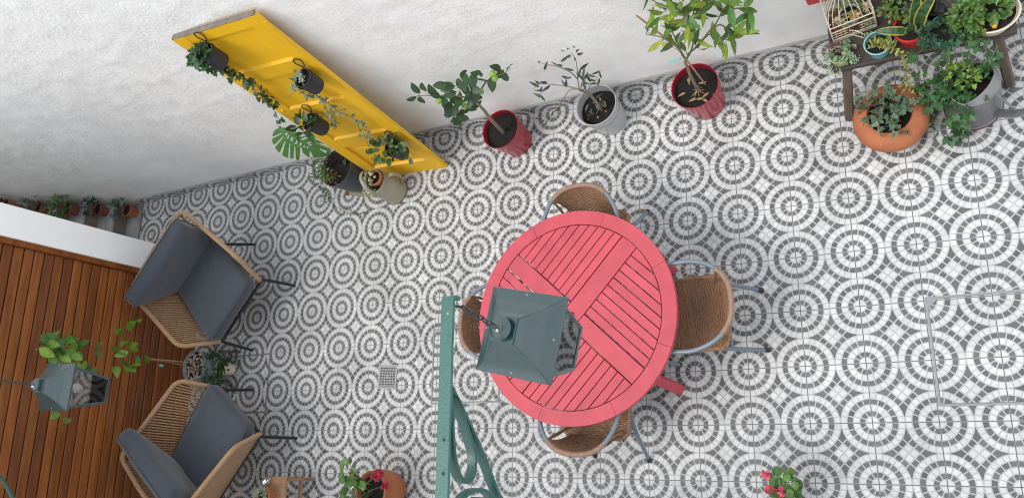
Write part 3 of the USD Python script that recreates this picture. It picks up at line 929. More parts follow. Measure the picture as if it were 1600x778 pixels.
def rope_chair(label, loc, rot, seed):
    t = thing('rope_armchair', label, 'armchair', (*loc, 0), rot, group='rope armchairs with dark blue cushions')
    rg = np.random.default_rng(seed)
    sz, fx, bx_, fw, bw = 0.355, 0.33, -0.31, 0.305, 0.275
    rail = rounded([(fx, fw, sz), (bx_, bw, sz), (bx_, -bw, sz), (fx, -fw, sz), (fx, fw, sz)], 0.03)
    part(t, 'seat_frame', tube(rail, 0.0125, 8), 'black_metal', smooth=60)
    rim = [(fx, fw, sz + 0.012), (fx - 0.035, 0.435, 0.675), (bx_ - 0.10, 0.41, 0.80), (bx_ - 0.115, 0, 0.81), (bx_ - 0.10, -0.41, 0.80), (fx - 0.035, -0.435, 0.675), (fx, -fw, sz + 0.012)]
    rc = rounded(rim, 0.075, 7)
    part(t, 'rim_core', tube(rc, 0.009, 8), 'black_metal', smooth=60)
    # rope wound round the rim: a helix of ridges
    L = np.r_[0, np.cumsum(np.linalg.norm(np.diff(rc, axis=0), axis=1))]
    ns = 420
    ss = np.linspace(0, L[-1], ns)
    rr = np.stack([np.interp(ss, L, rc[:, k]) for k in range(3)], 1)
    part(t, 'rope_binding', tube(rr, 0.0165 + 0.0022 * np.abs(np.sin(np.arange(ns) * PI / 2.5)), 9), 'rope', smooth=True)
    # the ropes strung from the rim to the seat frame
    def along(path, f):
        LL = np.r_[0, np.cumsum(np.linalg.norm(np.diff(path, axis=0), axis=1))]
        return np.array([np.interp(f * LL[-1], LL, path[:, k]) for k in range(3)])
    side_rim = rounded([(fx, fw, sz + 0.012), (fx - 0.035, 0.435, 0.675), (bx_ - 0.10, 0.41, 0.80)], 0.075, 7)
    for s_ in (1, -1):
        for k in range(29):
            f = 0.02 + 0.96 * k / 28
            xr = fx - 0.012 + (bx_ - 0.08 - fx + 0.012) * f
            kk = np.argsort(side_rim[:, 0])
            a = np.array([xr, np.interp(xr, side_rim[kk, 0], side_rim[kk, 1]), np.interp(xr, side_rim[kk, 0], side_rim[kk, 2])]) * [1, s_, 1]
            b = np.array([fx + (bx_ - fx) * f, (fw + (bw - fw) * f) * s_, sz])
            mid = (a + b) / 2 + [0.0015 * rg.normal(), s_ * 0.004, 0]
            part(t, 'rope', tube([a, mid, b], 0.0058, 6, caps=False), 'rope', smooth=True)
    for k in range(26):
        f = (k + .5) / 26
        y = -0.37 + 0.74 * f
        a = np.array([bx_ - 0.10 - 0.012 * (1 - (y / 0.41) ** 2), y, 0.802])
        b = np.array([bx_, y * bw / 0.41, sz])
        part(t, 'back_rope', tube([a, (a + b) / 2 - [0.02, 0, 0], b], 0.006, 5, caps=False), 'rope', smooth=True)
    for s_ in (1, -1):
        part(t, 'leg', tube(rounded([(fx - 0.02, s_ * fw, sz), (fx - 0.015, s_ * (fw + 0.012), sz - 0.05), (fx + 0.0, s_ * (fw + 0.035), 0.006)], 0.03), 0.0125, 8), 'black_metal', smooth=60)
        part(t, 'leg', tube(rounded([(bx_ + 0.03, s_ * bw, sz), (bx_ + 0.02, s_ * (bw + 0.012), sz - 0.05), (bx_ - 0.05, s_ * (bw + 0.05), 0.006)], 0.03), 0.0125, 8), 'black_metal', smooth=60)
    part(t, 'slat_support', tube([(0.02, fw - 0.01, sz), (0.02, -fw + 0.01, sz)], 0.010, 8), 'black_metal', smooth=60)
    sr_ = ry(-0.05)
    sc_ = part(t, 'seat_cushion', xf(cushion(0.71, 0.575, 0.165, seed, 0.05), (0.03, 0, sz + 0.092), sr_), 'cushion_cloth', smooth=True)
    part(sc_, 'piping', xf(piping(0.713, 0.578, 0.046, 0.05), (0.03, 0, sz + 0.092), sr_), 'cushion_cloth', smooth=True)
    bk = ry(-PI / 2 + 0.46)
    bc_ = part(t, 'back_cushion', xf(cushion(0.58, 0.69, 0.185, seed + 7, 0.17), (bx_ + 0.03, 0, sz + 0.335), bk), 'cushion_cloth', smooth=True)
    part(bc_, 'piping', xf(piping(0.583, 0.693, 0.050, 0.17), (bx_ + 0.03, 0, sz + 0.335), bk), 'cushion_cloth', smooth=True)
    return t


rope_chair('rope armchair with dark blue cushions nearest the steps', (-2.285, 1.15), -40, 21)
rope_chair('rope armchair with dark blue cushions beside the little wooden stool', (-2.125, -0.125), 54, 22)

# ------------------------------------------------------------------ green iron brackets and hanging lanterns
def bracket(x, z, label, tip_y, scroll_px=None, ref=None):
    """A flat bar out of the near house with a scrolled brace below it, all in the plane x."""
    t = thing('iron_bracket', label, 'bracket', (x, -1.45, z))
    o = np.array([x, -1.45, z])
    bw, bt = 0.036, 0.010
    ys = np.linspace(-1.45, tip_y - 0.012, 30)
    zz = z + 0.0007 * np.sin(ys * 31)
    pts = [(0, y - o[1], q - o[2]) for y, q in zip(ys, zz)] + [(0, tip_y - o[1] - 0.003, -0.003), (0, tip_y - o[1], -0.012), (0, tip_y - o[1] - 0.001, -0.03)]
    tb_ = part(t, 'top_bar', tube(pts, 0, flat=(bw, bt), up=(1, 0, 0)), 'green_iron', smooth=30)
    for y in (tip_y - 0.045, tip_y - 0.36, tip_y - 0.44):
        part(tb_, 'rivet', xf(lathe([(0.0, 0.0035), (0.003, 0.003), (0.0045, 0.0)], 10), (0.004, y - o[1], bt / 2)), 'steel' if y > tip_y - .1 else 'black_metal', smooth=60)
    part(t, 'wall_plate', box((0, 0.008, -0.28), (0.05, 0.012, 0.66), 0.003), 'green_iron', smooth=False)
    part(tb_, 'hanging_hook', tube(spline([(0.0, tip_y - o[1] - 0.02, -0.006), (0.004, tip_y - o[1] - 0.02, -0.03), (0.016, tip_y - o[1] - 0.02, -0.045), (0.024, tip_y - o[1] - 0.02, -0.032)], 5), 0.0035, 6), 'chain_metal', smooth=60)
    for nm, path in (('brace', [(-0.225, -0.008), (-0.25, -0.034), (-0.291, -0.075), (-0.372, -0.154), (-0.485, -0.246), (-0.553, -0.31), (-0.80, -0.47), (-1.15, -0.62), (-1.60, -0.74)]),
                     ('scroll', [(-0.235, -0.012), (-0.30, -0.020), (-0.348, -0.026), (-0.41, -0.041), (-0.451, -0.069), (-0.461, -0.105), (-0.439, -0.129), (-0.397, -0.13), (-0.349, -0.106), (-0.296, -0.068), (-0.252, -0.03)]),
                     ('scroll', [(-0.60, -0.02), (-0.565, -0.03), (-0.532, -0.05), (-0.503, -0.078), (-0.487, -0.112), (-0.482, -0.158), (-0.49, -0.2), (-0.512, -0.234), (-0.56, -0.25), (-0.60, -0.22), (-0.60, -0.17), (-0.565, -0.13), (-0.53, -0.125), (-0.505, -0.15), (-0.512, -0.195)]),
                     ('scroll', [(-0.66, -0.30), (-0.75, -0.16), (-0.90, -0.06), (-1.08, -0.05), (-1.2, -0.13), (-1.17, -0.22), (-1.07, -0.23), (-1.03, -0.16), (-1.08, -0.12)])):
        pp = spline([(0, tip_y + a - o[1], b) for a, b in path], 7)
        pp = pp[pp[:, 1] > 0.005]
        part(t, nm, tube(pp, 0, flat=(0.025, 0.009), up=(1, 0, 0)), 'green_iron_dark', smooth=40)
    return t


def lantern(label, base, s, rot, hook):
    """A square street lantern: flared hipped roof, tapering glass body, on a chain from hook. base: centre of the roof's lower edge."""
    t = thing('hanging_lantern', label, 'lantern', base, rot)
    def ring(w, z, cut=0.0):
        return [(w / 2 * a, w / 2 * b, z) for a, b in ((1, 1), (-1, 1), (-1, -1), (1, -1))]
    k = s / 0.26
    prof = [(s, -0.006 * k), (s, 0.003 * k), (s * 0.985, 0.006 * k), (s * 0.80, 0.022 * k), (s * 0.60, 0.045 * k), (s * 0.42, 0.073 * k), (s * 0.285, 0.100 * k)]
    V = [p for w, z in prof for p in ring(w, z)]
    F = [(4 * i + j, 4 * i + (j + 1) % 4, 4 * i + 4 + (j + 1) % 4, 4 * i + 4 + j) for i in range(len(prof) - 1) for j in range(4)]
    v2, f2 = cat_mesh([(np.array(V), np.array(F))])
    inner = [p for w, z in ((s * 0.985, -0.006 * k), (s * 0.30, 0.09 * k)) for p in ring(w, z)]
    fi = [(j, 4 + j, 4 + (j + 1) % 4, (j + 1) % 4) for j in range(4)] + [(0, 1, 2, 3)]
    rf_ = part(t, 'roof', [(v2, f2), (np.array(inner), np.array([(j, 4 + j, 4 + (j + 1) % 4, (j + 1) % 4) for j in range(4)]))], 'lantern_green', smooth=22)
    e = s / 2 * 0.999
    for a, b in ((1, 1), (-1, 1), (-1, -1), (1, -1)):
        rp = [(w / 2 * a, w / 2 * b, z + 0.0012) for w, z in prof[2:]]
        part(rf_, 'seam', tube(rp, 0.0022 * k, 5), 'lantern_green', smooth=True)
    for a, b in ((1, 0), (-1, 0), (0, 1), (0, -1)):
        part(rf_, 'rivet', xf(lathe([(0.0, 0.003), (0.003, 0.0022), (0.0038, 0.0)], 8), (a * e * 0.9, b * e * 0.9, 0.0125 * k)), 'steel', smooth=60)
    zc = 0.098 * k
    part(t, 'collar', box((0, 0, zc + 0.004 * k), (s * 0.30, s * 0.30, 0.012 * k), 0.002), 'lantern_green', smooth=False)
    part(t, 'cap', lathe([(0.026 * k, zc + 0.008 * k), (0.026 * k, zc + 0.022 * k), (0.034 * k, zc + 0.024 * k), (0.035 * k, zc + 0.028 * k), (0.030 * k, zc + 0.036 * k), (0.019 * k, zc + 0.042 * k), (0.018 * k, zc + 0.046 * k), (0.010 * k, zc + 0.050 * k), (0, zc + 0.052 * k)], 24), 'lantern_green', smooth=40)
    zt, zb, wt, wb = -0.004 * k, -0.25 * k, s * 0.84, s * 0.52
    top, bot = np.array(ring(wt, zt)), np.array(ring(wb, zb))
    for j in range(4):
        part(t, 'corner_post', beam(bot[j], top[j], 0.011 * k, 0.011 * k, up=(top[j][0], top[j][1], 0), bevel=0.001), 'lantern_green', smooth=False)
        a, b = bot[j], bot[(j + 1) % 4]
        part(t, 'bottom_rail', beam(a * [.97, .97, 1], b * [.97, .97, 1], 0.012 * k, 0.014 * k, bevel=0.001), 'lantern_green', smooth=False)
        g = np.array([bot[j], bot[(j + 1) % 4], top[(j + 1) % 4], top[j]])
        c = g.mean(0)
        nrm = unit([c[0], c[1], 0])
        g = c + (g - c) * [0.95, 0.95, 0.96]
        part(t, 'glass_pane', (np.vstack([g, g - nrm * 0.0025]), np.array([(0, 1, 2, 3), (4, 7, 6, 5), (0, 4, 5, 1), (1, 5, 6, 2), (2, 6, 7, 3), (3, 7, 4, 0)])), 'lantern_glass', smooth=False)
    part(t, 'bottom_finial', lathe([(0.0, zb - 0.03 * k), (0.004 * k, zb - 0.026 * k), (0.009 * k, zb - 0.012 * k), (0.016 * k, zb - 0.006 * k), (0.018 * k, zb + 0.004 * k), (0, zb + 0.005 * k)], 14), 'lantern_green', smooth=40)
    lh_ = part(t, 'lamp_holder', lathe([(0.014, -0.02), (0.016, -0.03), (0.016, -0.075), (0.0, -0.075)], 16), 'lamp_white', smooth=40)
    part(lh_, 'bulb', lathe([(0.0, -0.145), (0.018, -0.138), (0.028, -0.115), (0.022, -0.092), (0.013, -0.076), (0, -0.075)], 18), 'lamp_white', smooth=60)
    # chain
    a = np.array(base) + [0, 0, zc + 0.052 * k]
    b = np.asarray(hook, float)
    d = unit(b - a)
    n = max(3, int(round(np.linalg.norm(b - a) / 0.0285)))
    R0 = frame(d, (1, 0, 0.01))
    inv = rz(-math.radians(rot))
    for i in range(n):
        c = a + (b - a) * (i + .5) / n
        ll = np.linalg.norm(b - a) / n * 0.5 + 0.0035
        th = np.linspace(0, 2 * PI, 14, endpoint=False)
        lp = np.stack([np.cos(th) * ll, np.sin(th) * 0.0085, 0 * th], 1) @ np.array([[1, 0, 0], [0, math.cos(i % 2 * PI / 2 + .4), math.sin(i % 2 * PI / 2 + .4)], [0, -math.sin(i % 2 * PI / 2 + .4), math.cos(i % 2 * PI / 2 + .4)]])
        part(t, 'chain_link', tube(((lp @ R0.T) + c - np.array(base)) @ inv.T, 0.0026, 5, closed=True), 'chain_metal', smooth=True)
    return t


B1X, B1Z = 1.876, 3.085
bracket(B1X, B1Z, 'green painted flat iron wall bracket with scrolls carrying the large lantern over the table', 0.195)
lantern('large dark green square lantern hanging over the red table', (1.871, 0.154, 2.684), 0.262, math.degrees(3.703 - PI / 4) , (B1X + 0.016, 0.172, B1Z - 0.043))
B2X, B2Z = -1.37, 2.66
bracket(B2X, B2Z, 'green iron scroll bracket at the lower left corner near the timber wall', 0.20)
lantern('smaller looking green lantern hanging in front of the timber wall', (-1.366, 0.159, 2.157), 0.26, math.degrees(0.736 - PI / 4), (B2X + 0.016, 0.177, B2Z - 0.043))

# ------------------------------------------------------------------ leaning yellow door
DU, DV, DN = np.array([0.999, -0.043, -0.014]), np.array([0.019, 0.115, 0.993]), np.array([-0.041, -0.992, 0.115])
DU, DV = unit(DU), unit(DV - DU * (DV @ unit(DU)))
DN = np.cross(DU, DV)
DW, DL = 0.709, 2.042
DC = np.array([[-.316, 1.974, 0], [-1.05, 2.035, 0], [-.219, 2.235, 2.017], [-.901, 2.235, 2.037]]).mean(0)
DO = DC - DU * DW / 2 - DV * DL / 2
DR = np.stack([DU, DV, DN], 1)
yd = thing('yellow_door', 'old yellow painted panelled door leaning against the white wall as a plant stand', 'door', (0, 0, 0))


def dpart(name, c, s, bevel=0.003, m='yellow_paint', rot=None):
    part(yd, name, xf(box(c, s, bevel), DO, DR), m, smooth=False)


dt = 0.034
sl, sr = 0.11, 0.607
dpart('stile', (sl / 2, DL / 2, -dt / 2), (sl - 0.001, DL, dt))
dpart('stile', ((sr + DW) / 2, DL / 2, -dt / 2), (DW - sr - 0.001, DL - 0.004, dt))
pc = (sl + sr) / 2
rails = [(0, 0.16), (0.53, 0.655), (1.015, 1.125), (1.487, 1.60), (1.955, 2.04)]
for a, b in rails:
    dpart('rail', (pc, (a + b) / 2, -dt / 2 - 0.0012), (sr - sl + 0.001, b - a, dt - 0.003))
for (a, b) in zip([r[1] for r in rails[:-1]], [r[0] for r in rails[1:]]):
    dpart('panel', (pc, (a + b) / 2, -dt + 0.008), (sr - sl + 0.004, b - a + 0.004, 0.012), 0)
for v_ in (0.1625, 0.657, 1.1275, 1.6025):
    # weathering ledge along the foot of each panel
    w = np.array([(0, -dt + .012), (0, 0.0015), (-0.012, 0.002), (-0.03, -dt + .014)])
    V = np.array([(u_, v_ - 0.004 + 0.03 + (-a if False else a) , z) for u_ in (sl + 0.004, sr - 0.004) for a, z in w])
    V[:, 1] = np.tile([v_, v_, v_ + 0.005, v_ + 0.015], 2)
    part(yd, 'panel_ledge', xf((V, np.array([(0, 4, 5), (0, 5, 1), (1, 5, 6), (1, 6, 2), (2, 6, 7), (2, 7, 3), (0, 1, 2), (0, 2, 3), (4, 6, 5), (4, 7, 6)])), DO, DR), 'yellow_paint', smooth=False)
dpart('raised_field', (pc, 0.352, -0.0165), (sr - sl - 0.11, 0.25, 0.008), 0.0035)
dpart('top_edge', (DW / 2, DL + 0.0035, -dt / 2 - 0.002), (DW - 0.006, 0.006, dt + 0.006), 0.001, 'bare_wood')
for v_ in (1.937, 1.102, 0.252):
    part(yd, 'hinge', xf(tube([(DW + 0.007, v_ - 0.035, -0.004), (DW + 0.007, v_ + 0.035, -0.004)], 0.0085, 8), DO, DR), 'yellow_paint', smooth=60)
part(yd, 'knob', xf(lathe([(0.012, 0), (0.012, 0.006), (0.008, 0.01), (0, 0.011)], 12), DO + DR @ np.array([0.055, 1.14, 0.0]), DR), 'yellow_paint', smooth=60)


def on_door(px, py, off=0.0):
    return at(px, py, o=DO + DN * off, n=DN)

# ------------------------------------------------------------------ plants
G_LIME, G_OLIVE, G_CITRUS, G_BRIGHT, G_IVY, G_DARK, G_GREY = (0.035, 0.085, 0.022), (0.05, 0.085, 0.052), (0.085, 0.17, 0.022), (0.10, 0.21, 0.03), (0.035, 0.095, 0.03), (0.022, 0.055, 0.03), (0.13, 0.20, 0.12)


def make_pot(t, h, rt, rb, m, rim=0.0, soil=0.03, wall_=0.006, n=36, name='pot', soil_mat='soil', c=(0, 0, 0), base=0.0):
    p = [(0, base), (rb * 0.96, base), (rb, base + 0.004), (rt - (rim and 0.006), base + h - (rim or 0.004))]
    if rim:
        p += [(rt + 0.004, base + h - rim), (rt + 0.004, base + h - 0.004)]
    p += [(rt + (0.002 if rim else 0), base + h), (rt - wall_, base + h), (rt - wall_ - 0.003, base + h - soil - 0.012), (0, base + h - soil - 0.02)]
    part(t, name, lathe(p, n, c), m, smooth=40)
    rs = rt - wall_ - 0.0015
    rg = np.random.default_rng(int(h * 1e4 + rt * 1e3))
    pr = [(0, base + h - soil + 0.006)] + [(rs * f, base + h - soil + 0.006 * (1 - f) + rg.normal(0, 0.003)) for f in (0.2, 0.4, 0.6, 0.8)] + [(rs, base + h - soil - 0.002)]
    v, f = lathe(pr[::-1], n, c)
    v = v + np.c_[np.zeros((len(v), 2)), rg.normal(0, 0.0022, len(v))]
    part(t, 'soil', (v, f), soil_mat, smooth=True)


def leaf_mesh(kind, L, W, rng):
    if kind == 'ivy':
        return ivy_blade(L, W)
    if kind == 'lobed':
        return lobed_blade(L)
    return leaf_blade(L, W, kind, fold=rng.uniform(0.1, 0.35), droop=rng.uniform(0.02, 0.35), rows=4 if L < 0.045 else 6)


def put_leaf(base, d, nrm, L, W, kind, rng):
    v, f = leaf_mesh(kind, L, W, rng)
    return v @ frame(d, nrm).T + np.asarray(base), f


def blend_tint(v, base_mesh, c, edge=None, L=1.0):
    """Tint per vertex; edge = colour of a pale margin."""
    t = np.tile(c, (len(v), 1))
    return t


class Foliage:
    """Collects leaves and writes them either one by one or joined."""
    def __init__(self, rng):
        self.m, self.rng = [], rng

    def add(self, base, d, nrm, L, W, kind, col, var=0.18, edge=None, inner=None):
        v, f = put_leaf(base, d, nrm, L, W, kind, self.rng)
        c = rand_tint(self.rng, col, var)
        t = np.tile(c, (len(v), 1))
        if kind == 'ivy' or kind == 'lobed':
            if edge is not None:
                t[1:] = np.asarray(edge) * self.rng.uniform(0.75, 1.1)
            else:
                t[0] *= 1.25
        else:
            if edge is not None:
                t[0::3] = np.asarray(edge) * self.rng.uniform(0.8, 1.1)
                t[2::3] = np.asarray(edge) * self.rng.uniform(0.8, 1.1)
            else:
                t[1::3] *= 1.22
        self.m.append((v, f, np.clip(t, 0.003, 0.9)))

    def joined(self, parent, name='leaves', m='leaf_tissue'):
        if self.m:
            part(parent, name, [(v, f) for v, f, t in self.m], m, smooth=True, tint=np.vstack([t for *_, t in self.m]), kind='stuff')
        self.m = []

    def each(self, parent, name='leaf', m='leaf_tissue'):
        for v, f, t in self.m:
            part(parent, name, (v, f), m, smooth=True, tint=t)
        self.m = []


def bush(fo, c, R, n, L, W, kind, col, up=0.6, edge=None, shell=0.35, lv=0.25):
    rng = fo.rng
    for _ in range(n):
        d = rng.normal(0, 1, 3)
        d[2] = abs(d[2]) * 0.9 - 0.25
        d = unit(d)
        r = rng.uniform(shell, 1) ** 0.6
        p = np.asarray(c) + d * np.asarray(R) * r
        dd = unit(d * [1, 1, 0.5] + rng.normal(0, 0.4, 3) + [0, 0, up * 0.4])
        nn = unit(np.array([0, 0, 1.0]) + rng.normal(0, 0.45, 3) + d * 0.3)
        l = L * rng.uniform(1 - lv * 1.4, 1 + lv)
        fo.add(p, dd, nn, l, W * l / L, kind, col, edge=edge)


def trail(fo, pts, n, L, W, kind, col, spread=0.5, edge=None, jitter=0.012):
    rng = fo.rng
    c = spline(pts, 8)
    tg = np.gradient(c, axis=0)
    for k in range(n):
        i = int((k + rng.uniform(0, 1)) / n * (len(c) - 1))
        d = unit(tg[i])
        s_ = unit(np.cross(d, rng.normal(0, 1, 3)))
        dd = unit(d * 0.35 + s_ * spread * 2)
        nn = unit([0.1, -0.5, 0.8] + rng.normal(0, 0.5, 3))
        l = L * rng.uniform(0.65, 1.2)
        fo.add(c[i] + rng.normal(0, jitter, 3), dd, nn, l, W * l / L, kind, col, edge=edge)
    return c


def loc_of(origin, pts):
    return np.asarray(pts, float) - np.asarray(origin, float)


def px_branch(origin, pts, y, rng, dy=0.02, ox=0, oy=0, sc=1.0):
    out = []
    off = 0.0
    for px, py in pts:
        out.append(at(ox + px / sc, oy + py / sc, y=y + off) - np.asarray(origin))
        off += rng.normal(0, dy)
    return out


def px_leaves(fo, origin, pix, y, anchors, L, W, kind, col, ox, oy, sc, dy=0.05, lv=0.2, up=0.3, edge=None):
    """Leaves whose middles lie where the photograph shows them, each turned away from the nearest twig."""
    rng = fo.rng
    A = np.vstack(anchors)
    out = []
    for px, py in pix:
        yy = y + rng.uniform(-dy, dy)
        c = at(ox + px / sc, oy + py / sc, y=yy) - np.asarray(origin)
        k = np.argmin(((A - c) ** 2).sum(1))
        d = unit(c - A[k] + rng.normal(0, 0.012, 3))
        l = L * rng.uniform(1 - lv, 1 + lv)
        b = c - d * l * 0.5
        nn = unit([0.25, -0.75, 0.75] + rng.normal(0, 0.4, 3))
        col_ = col(rng) if callable(col) else col
        fo.add(b, d, nn, l, W * l / L, kind, col_, edge=edge)
        out.append((A[k], b))
    return out


def petioles(t, pairs, r, m, name='twig'):
    ms = [tube([a, (a + b) / 2 + [0, 0, 0.003], b], r, 4, caps=False) for a, b in pairs if np.linalg.norm(a - b) > 0.006]
    if ms:
        part(t, name, ms, m, smooth=True, kind='stuff')


# --- lime tree in a red planter
o = np.array([0.352, 2.072, 0.0])
t = thing('potted_lime_tree', 'small lime tree with round green limes in a glossy red planter beside the yellow door', 'potted tree', o, group=None)
rg = np.random.default_rng(31)
make_pot(t, 0.275, 0.147, 0.112, 'red_planter', soil=0.045)
sc, ox, oy, yy = 2.963, 620, 60, 2.06
tr = px_branch(o, [(482, 400), (435, 375), (405, 335), (370, 300)], 2.045, rg, 0.004, ox, oy, sc)
tr[0] = np.array([0.0, -0.01, 0.225])
part(t, 'trunk', tube(spline(tr, 5), np.linspace(0.0145, 0.009, 16), 9), 'bark', smooth=True)
brs = [[(370, 300), (330, 280), (270, 266), (180, 266), (100, 266)], [(370, 300), (350, 240), (345, 190), (365, 150)], [(370, 300), (395, 230), (430, 190), (500, 160), (525, 135)], [(370, 300), (320, 310), (275, 350), (250, 375)], [(360, 295), (310, 240), (305, 180)]]
anch = []
for b in brs:
    c = spline(px_branch(o, b, yy, rg, 0.025, ox, oy, sc), 5)
    part(t, 'branch', tube(c, np.linspace(0.007, 0.002, len(c)), 6), 'bark', smooth=True)
    anch.append(c)
fo = Foliage(rg)
lp = [(85, 235), (68, 280), (115, 290), (120, 232), (163, 245), (198, 220), (185, 265), (230, 240), (245, 260), (225, 305), (240, 330), (250, 355), (255, 378), (285, 385), (310, 370), (285, 205), (310, 175), (305, 220), (330, 200), (365, 160), (385, 165), (320, 240), (290, 270), (340, 260), (365, 240), (340, 300), (370, 310), (350, 330), (415, 195), (440, 215), (460, 137), (520, 132), (505, 180), (390, 195), (270, 310), (300, 320), (300, 350), (270, 335), (325, 275), (345, 220), (360, 270), (380, 285), (265, 285), (210, 285), (310, 165), (355, 195), (330, 330), (285, 300), (480, 165), (230, 225)]
pr = px_leaves(fo, o, lp, yy, anch, 0.092, 0.054, 'oval', (0.030, 0.072, 0.026), ox, oy, sc, dy=0.075)
fo.each(t)
petioles(t, pr, 0.0015, 'green_stem')
for px, py in [(443, 165), (455, 187), (390, 247), (315, 313), (195, 290), (350, 285)]:
    p = at(ox + px / sc, oy + py / sc, y=yy - 0.03) - o
    part(t, 'lime', lathe([(0, -0.023), (0.006, -0.021), (0.018, -0.010), (0.0205, 0.002), (0.016, 0.014), (0.006, 0.021), (0, 0.023)], 14, p), 'fruit', smooth=True)

# --- young olive tree in a grey planter
o = np.array([1.10, 2.085, 0.0])
t = thing('potted_olive_tree', 'thin young olive tree with narrow grey green leaves in a pale grey planter', 'potted tree', o)
rg = np.random.default_rng(37)
make_pot(t, 0.285, 0.145, 0.112, 'grey_plastic', soil=0.075)
yy = 2.06
tr = px_branch(o, [(920, 285), (895, 262), (865, 246), (845, 236)], 2.06, rg, 0.004, ox, oy, sc)
tr[0] = np.array([0.012, -0.01, 0.205])
part(t, 'trunk', tube(spline(tr, 5), np.linspace(0.011, 0.006, 16), 8), 'bark', smooth=True)
brs = [[(845, 236), (780, 222), (720, 215), (660, 212), (633, 235)], [(845, 236), (838, 190), (834, 130), (824, 90), (806, 66)], [(838, 190), (800, 155), (740, 130), (690, 122), (655, 108)], [(865, 246), (872, 205), (865, 160), (862, 140)], [(880, 255), (900, 215), (925, 190), (940, 160)], [(845, 236), (800, 240), (770, 285), (745, 320), (690, 380), (655, 400)], [(920, 285), (935, 320), (925, 350)]]
anch = []
for k, b in enumerate(brs):
    c = spline(px_branch(o, b, yy if k < 5 else 2.0 - 0.05 * (k == 6), rg, 0.02, ox, oy, sc), 5)
    part(t, 'branch', tube(c, np.linspace(0.0042, 0.0014, len(c)), 5), 'bark', smooth=True)
    anch.append(c)
fo = Foliage(rg)
lp = [(785, 52), (820, 42), (835, 58), (845, 75), (780, 95), (825, 95), (770, 60), (795, 85), (660, 110), (690, 128), (728, 118), (752, 126), (795, 145), (775, 180), (790, 185), (785, 210), (772, 208), (650, 205), (680, 205), (635, 240), (655, 245), (668, 240), (640, 215), (868, 130), (865, 160), (878, 175), (850, 178), (890, 190), (862, 195), (880, 210), (905, 195), (915, 210), (925, 160), (940, 165), (935, 205), (900, 175), (845, 165), (870, 225), (855, 215), (850, 240), (690, 235), (670, 275), (655, 265)]
pr = px_leaves(fo, o, lp, yy, anch, 0.068, 0.0185, 'lance', (0.038, 0.06, 0.048), ox, oy, sc, dy=0.05)
lp2 = [(700, 370), (670, 385), (720, 350), (690, 395), (730, 375), (655, 372), (745, 330)]
pr += px_leaves(fo, o, lp2, 1.99, anch, 0.055, 0.015, 'lance', (0.045, 0.07, 0.05), ox, oy, sc, dy=0.03)
for px, py in [(945, 290), (930, 305), (960, 300), (915, 320), (945, 335), (925, 350), (970, 285), (935, 275), (900, 300), (955, 320)]:
    c = at(ox + px / sc, oy + py / sc, z=0.27) - o
    fo.add(c - [0.02, 0, 0], unit(rg.normal(0, 1, 3) * [1, 1, 0.3]), [0, -.3, 1], 0.058, 0.016, 'lance', (0.06, 0.10, 0.08))
fo.each(t)
for _ in range(9):
    a = rg.uniform(0, 2 * PI)
    r_ = rg.uniform(0.03, 0.11)
    p = np.array([r_ * math.cos(a), r_ * math.sin(a), 0.212])
    part(t, 'dead_leaf', put_leaf(p, unit([rg.normal(), rg.normal(), 0.15]), (0, 0, 1), 0.045, 0.014, 'lance', rg), 'dry_leaf', smooth=True)

# --- citrus tree in the second red planter
o = np.array([1.772, 2.062, 0.0])
t = thing('potted_citrus_tree', 'yellowing green citrus tree with big glossy leaves in a red planter nearest the bench', 'potted tree', o)
rg = np.random.default_rng(41)
make_pot(t, 0.285, 0.152, 0.118, 'red_planter', soil=0.05)
sc, ox, oy, yy = 4.323, 980, 0, 2.06
tr = px_branch(o, [(462, 548), (430, 520), (412, 470), (393, 425), (392, 400)], 2.03, rg, 0.004, ox, oy, sc)
tr[0] = np.array([0.01, -0.015, 0.235])
part(t, 'trunk', tube(spline(tr, 5), np.linspace(0.0105, 0.0075, 21), 9), 'bark', smooth=True)
for k in range(9):
    a = k * 0.7 + rg.uniform(-.2, .2)
    l = rg.uniform(0.03, 0.06)
    part(t, 'root', tube([tr[0] + [0, 0, 0.02], tr[0] + [l * .5 * math.cos(a), l * .5 * math.sin(a), 0.008], tr[0] + [l * math.cos(a), l * math.sin(a), -0.001]], [0.004, 0.003, 0.001], 5), 'cane', smooth=True)
brs = [[(392, 410), (430, 350), (455, 240), (455, 140), (440, 30), (435, -80), (420, -200)], [(392, 400), (350, 330), (300, 280), (200, 245), (128, 238)], [(405, 370), (480, 310), (540, 230), (600, 160), (640, 80), (680, 20), (700, -60)], [(510, 270), (560, 235), (640, 265), (690, 270)], [(560, 210), (620, 170), (665, 190), (700, 230)], [(450, 180), (400, 100), (330, 60), (220, 30), (140, -20)], [(455, 100), (540, 40), (600, -20), (640, -120)], [(640, 80), (730, 60), (810, 60), (840, 90)], [(435, 0), (330, -60), (260, -140)], [(360, 330), (310, 230), (280, 190)]]
anch = []
for b in brs:
    c = spline(px_branch(o, b, yy, rg, 0.025, ox, oy, sc), 5)
    part(t, 'branch', tube(c, np.linspace(0.0062, 0.0018, len(c)), 6), 'green_stem', smooth=True)
    anch.append(c)
stake = px_branch(o, [(522, 490), (330, 315), (60, 105)], 2.07, rg, 0.0, ox, oy, sc)
stake[0] = np.array([0.055, 0.02, 0.23])
part(t, 'stake', tube(stake, 0.0055, 7), 'cane', smooth=60)
cc = lambda r: (0.05, 0.115, 0.02) if r.random() < 0.45 else (0.11, 0.20, 0.025) if r.random() < 0.6 else (0.24, 0.31, 0.035)
fo = Foliage(rg)
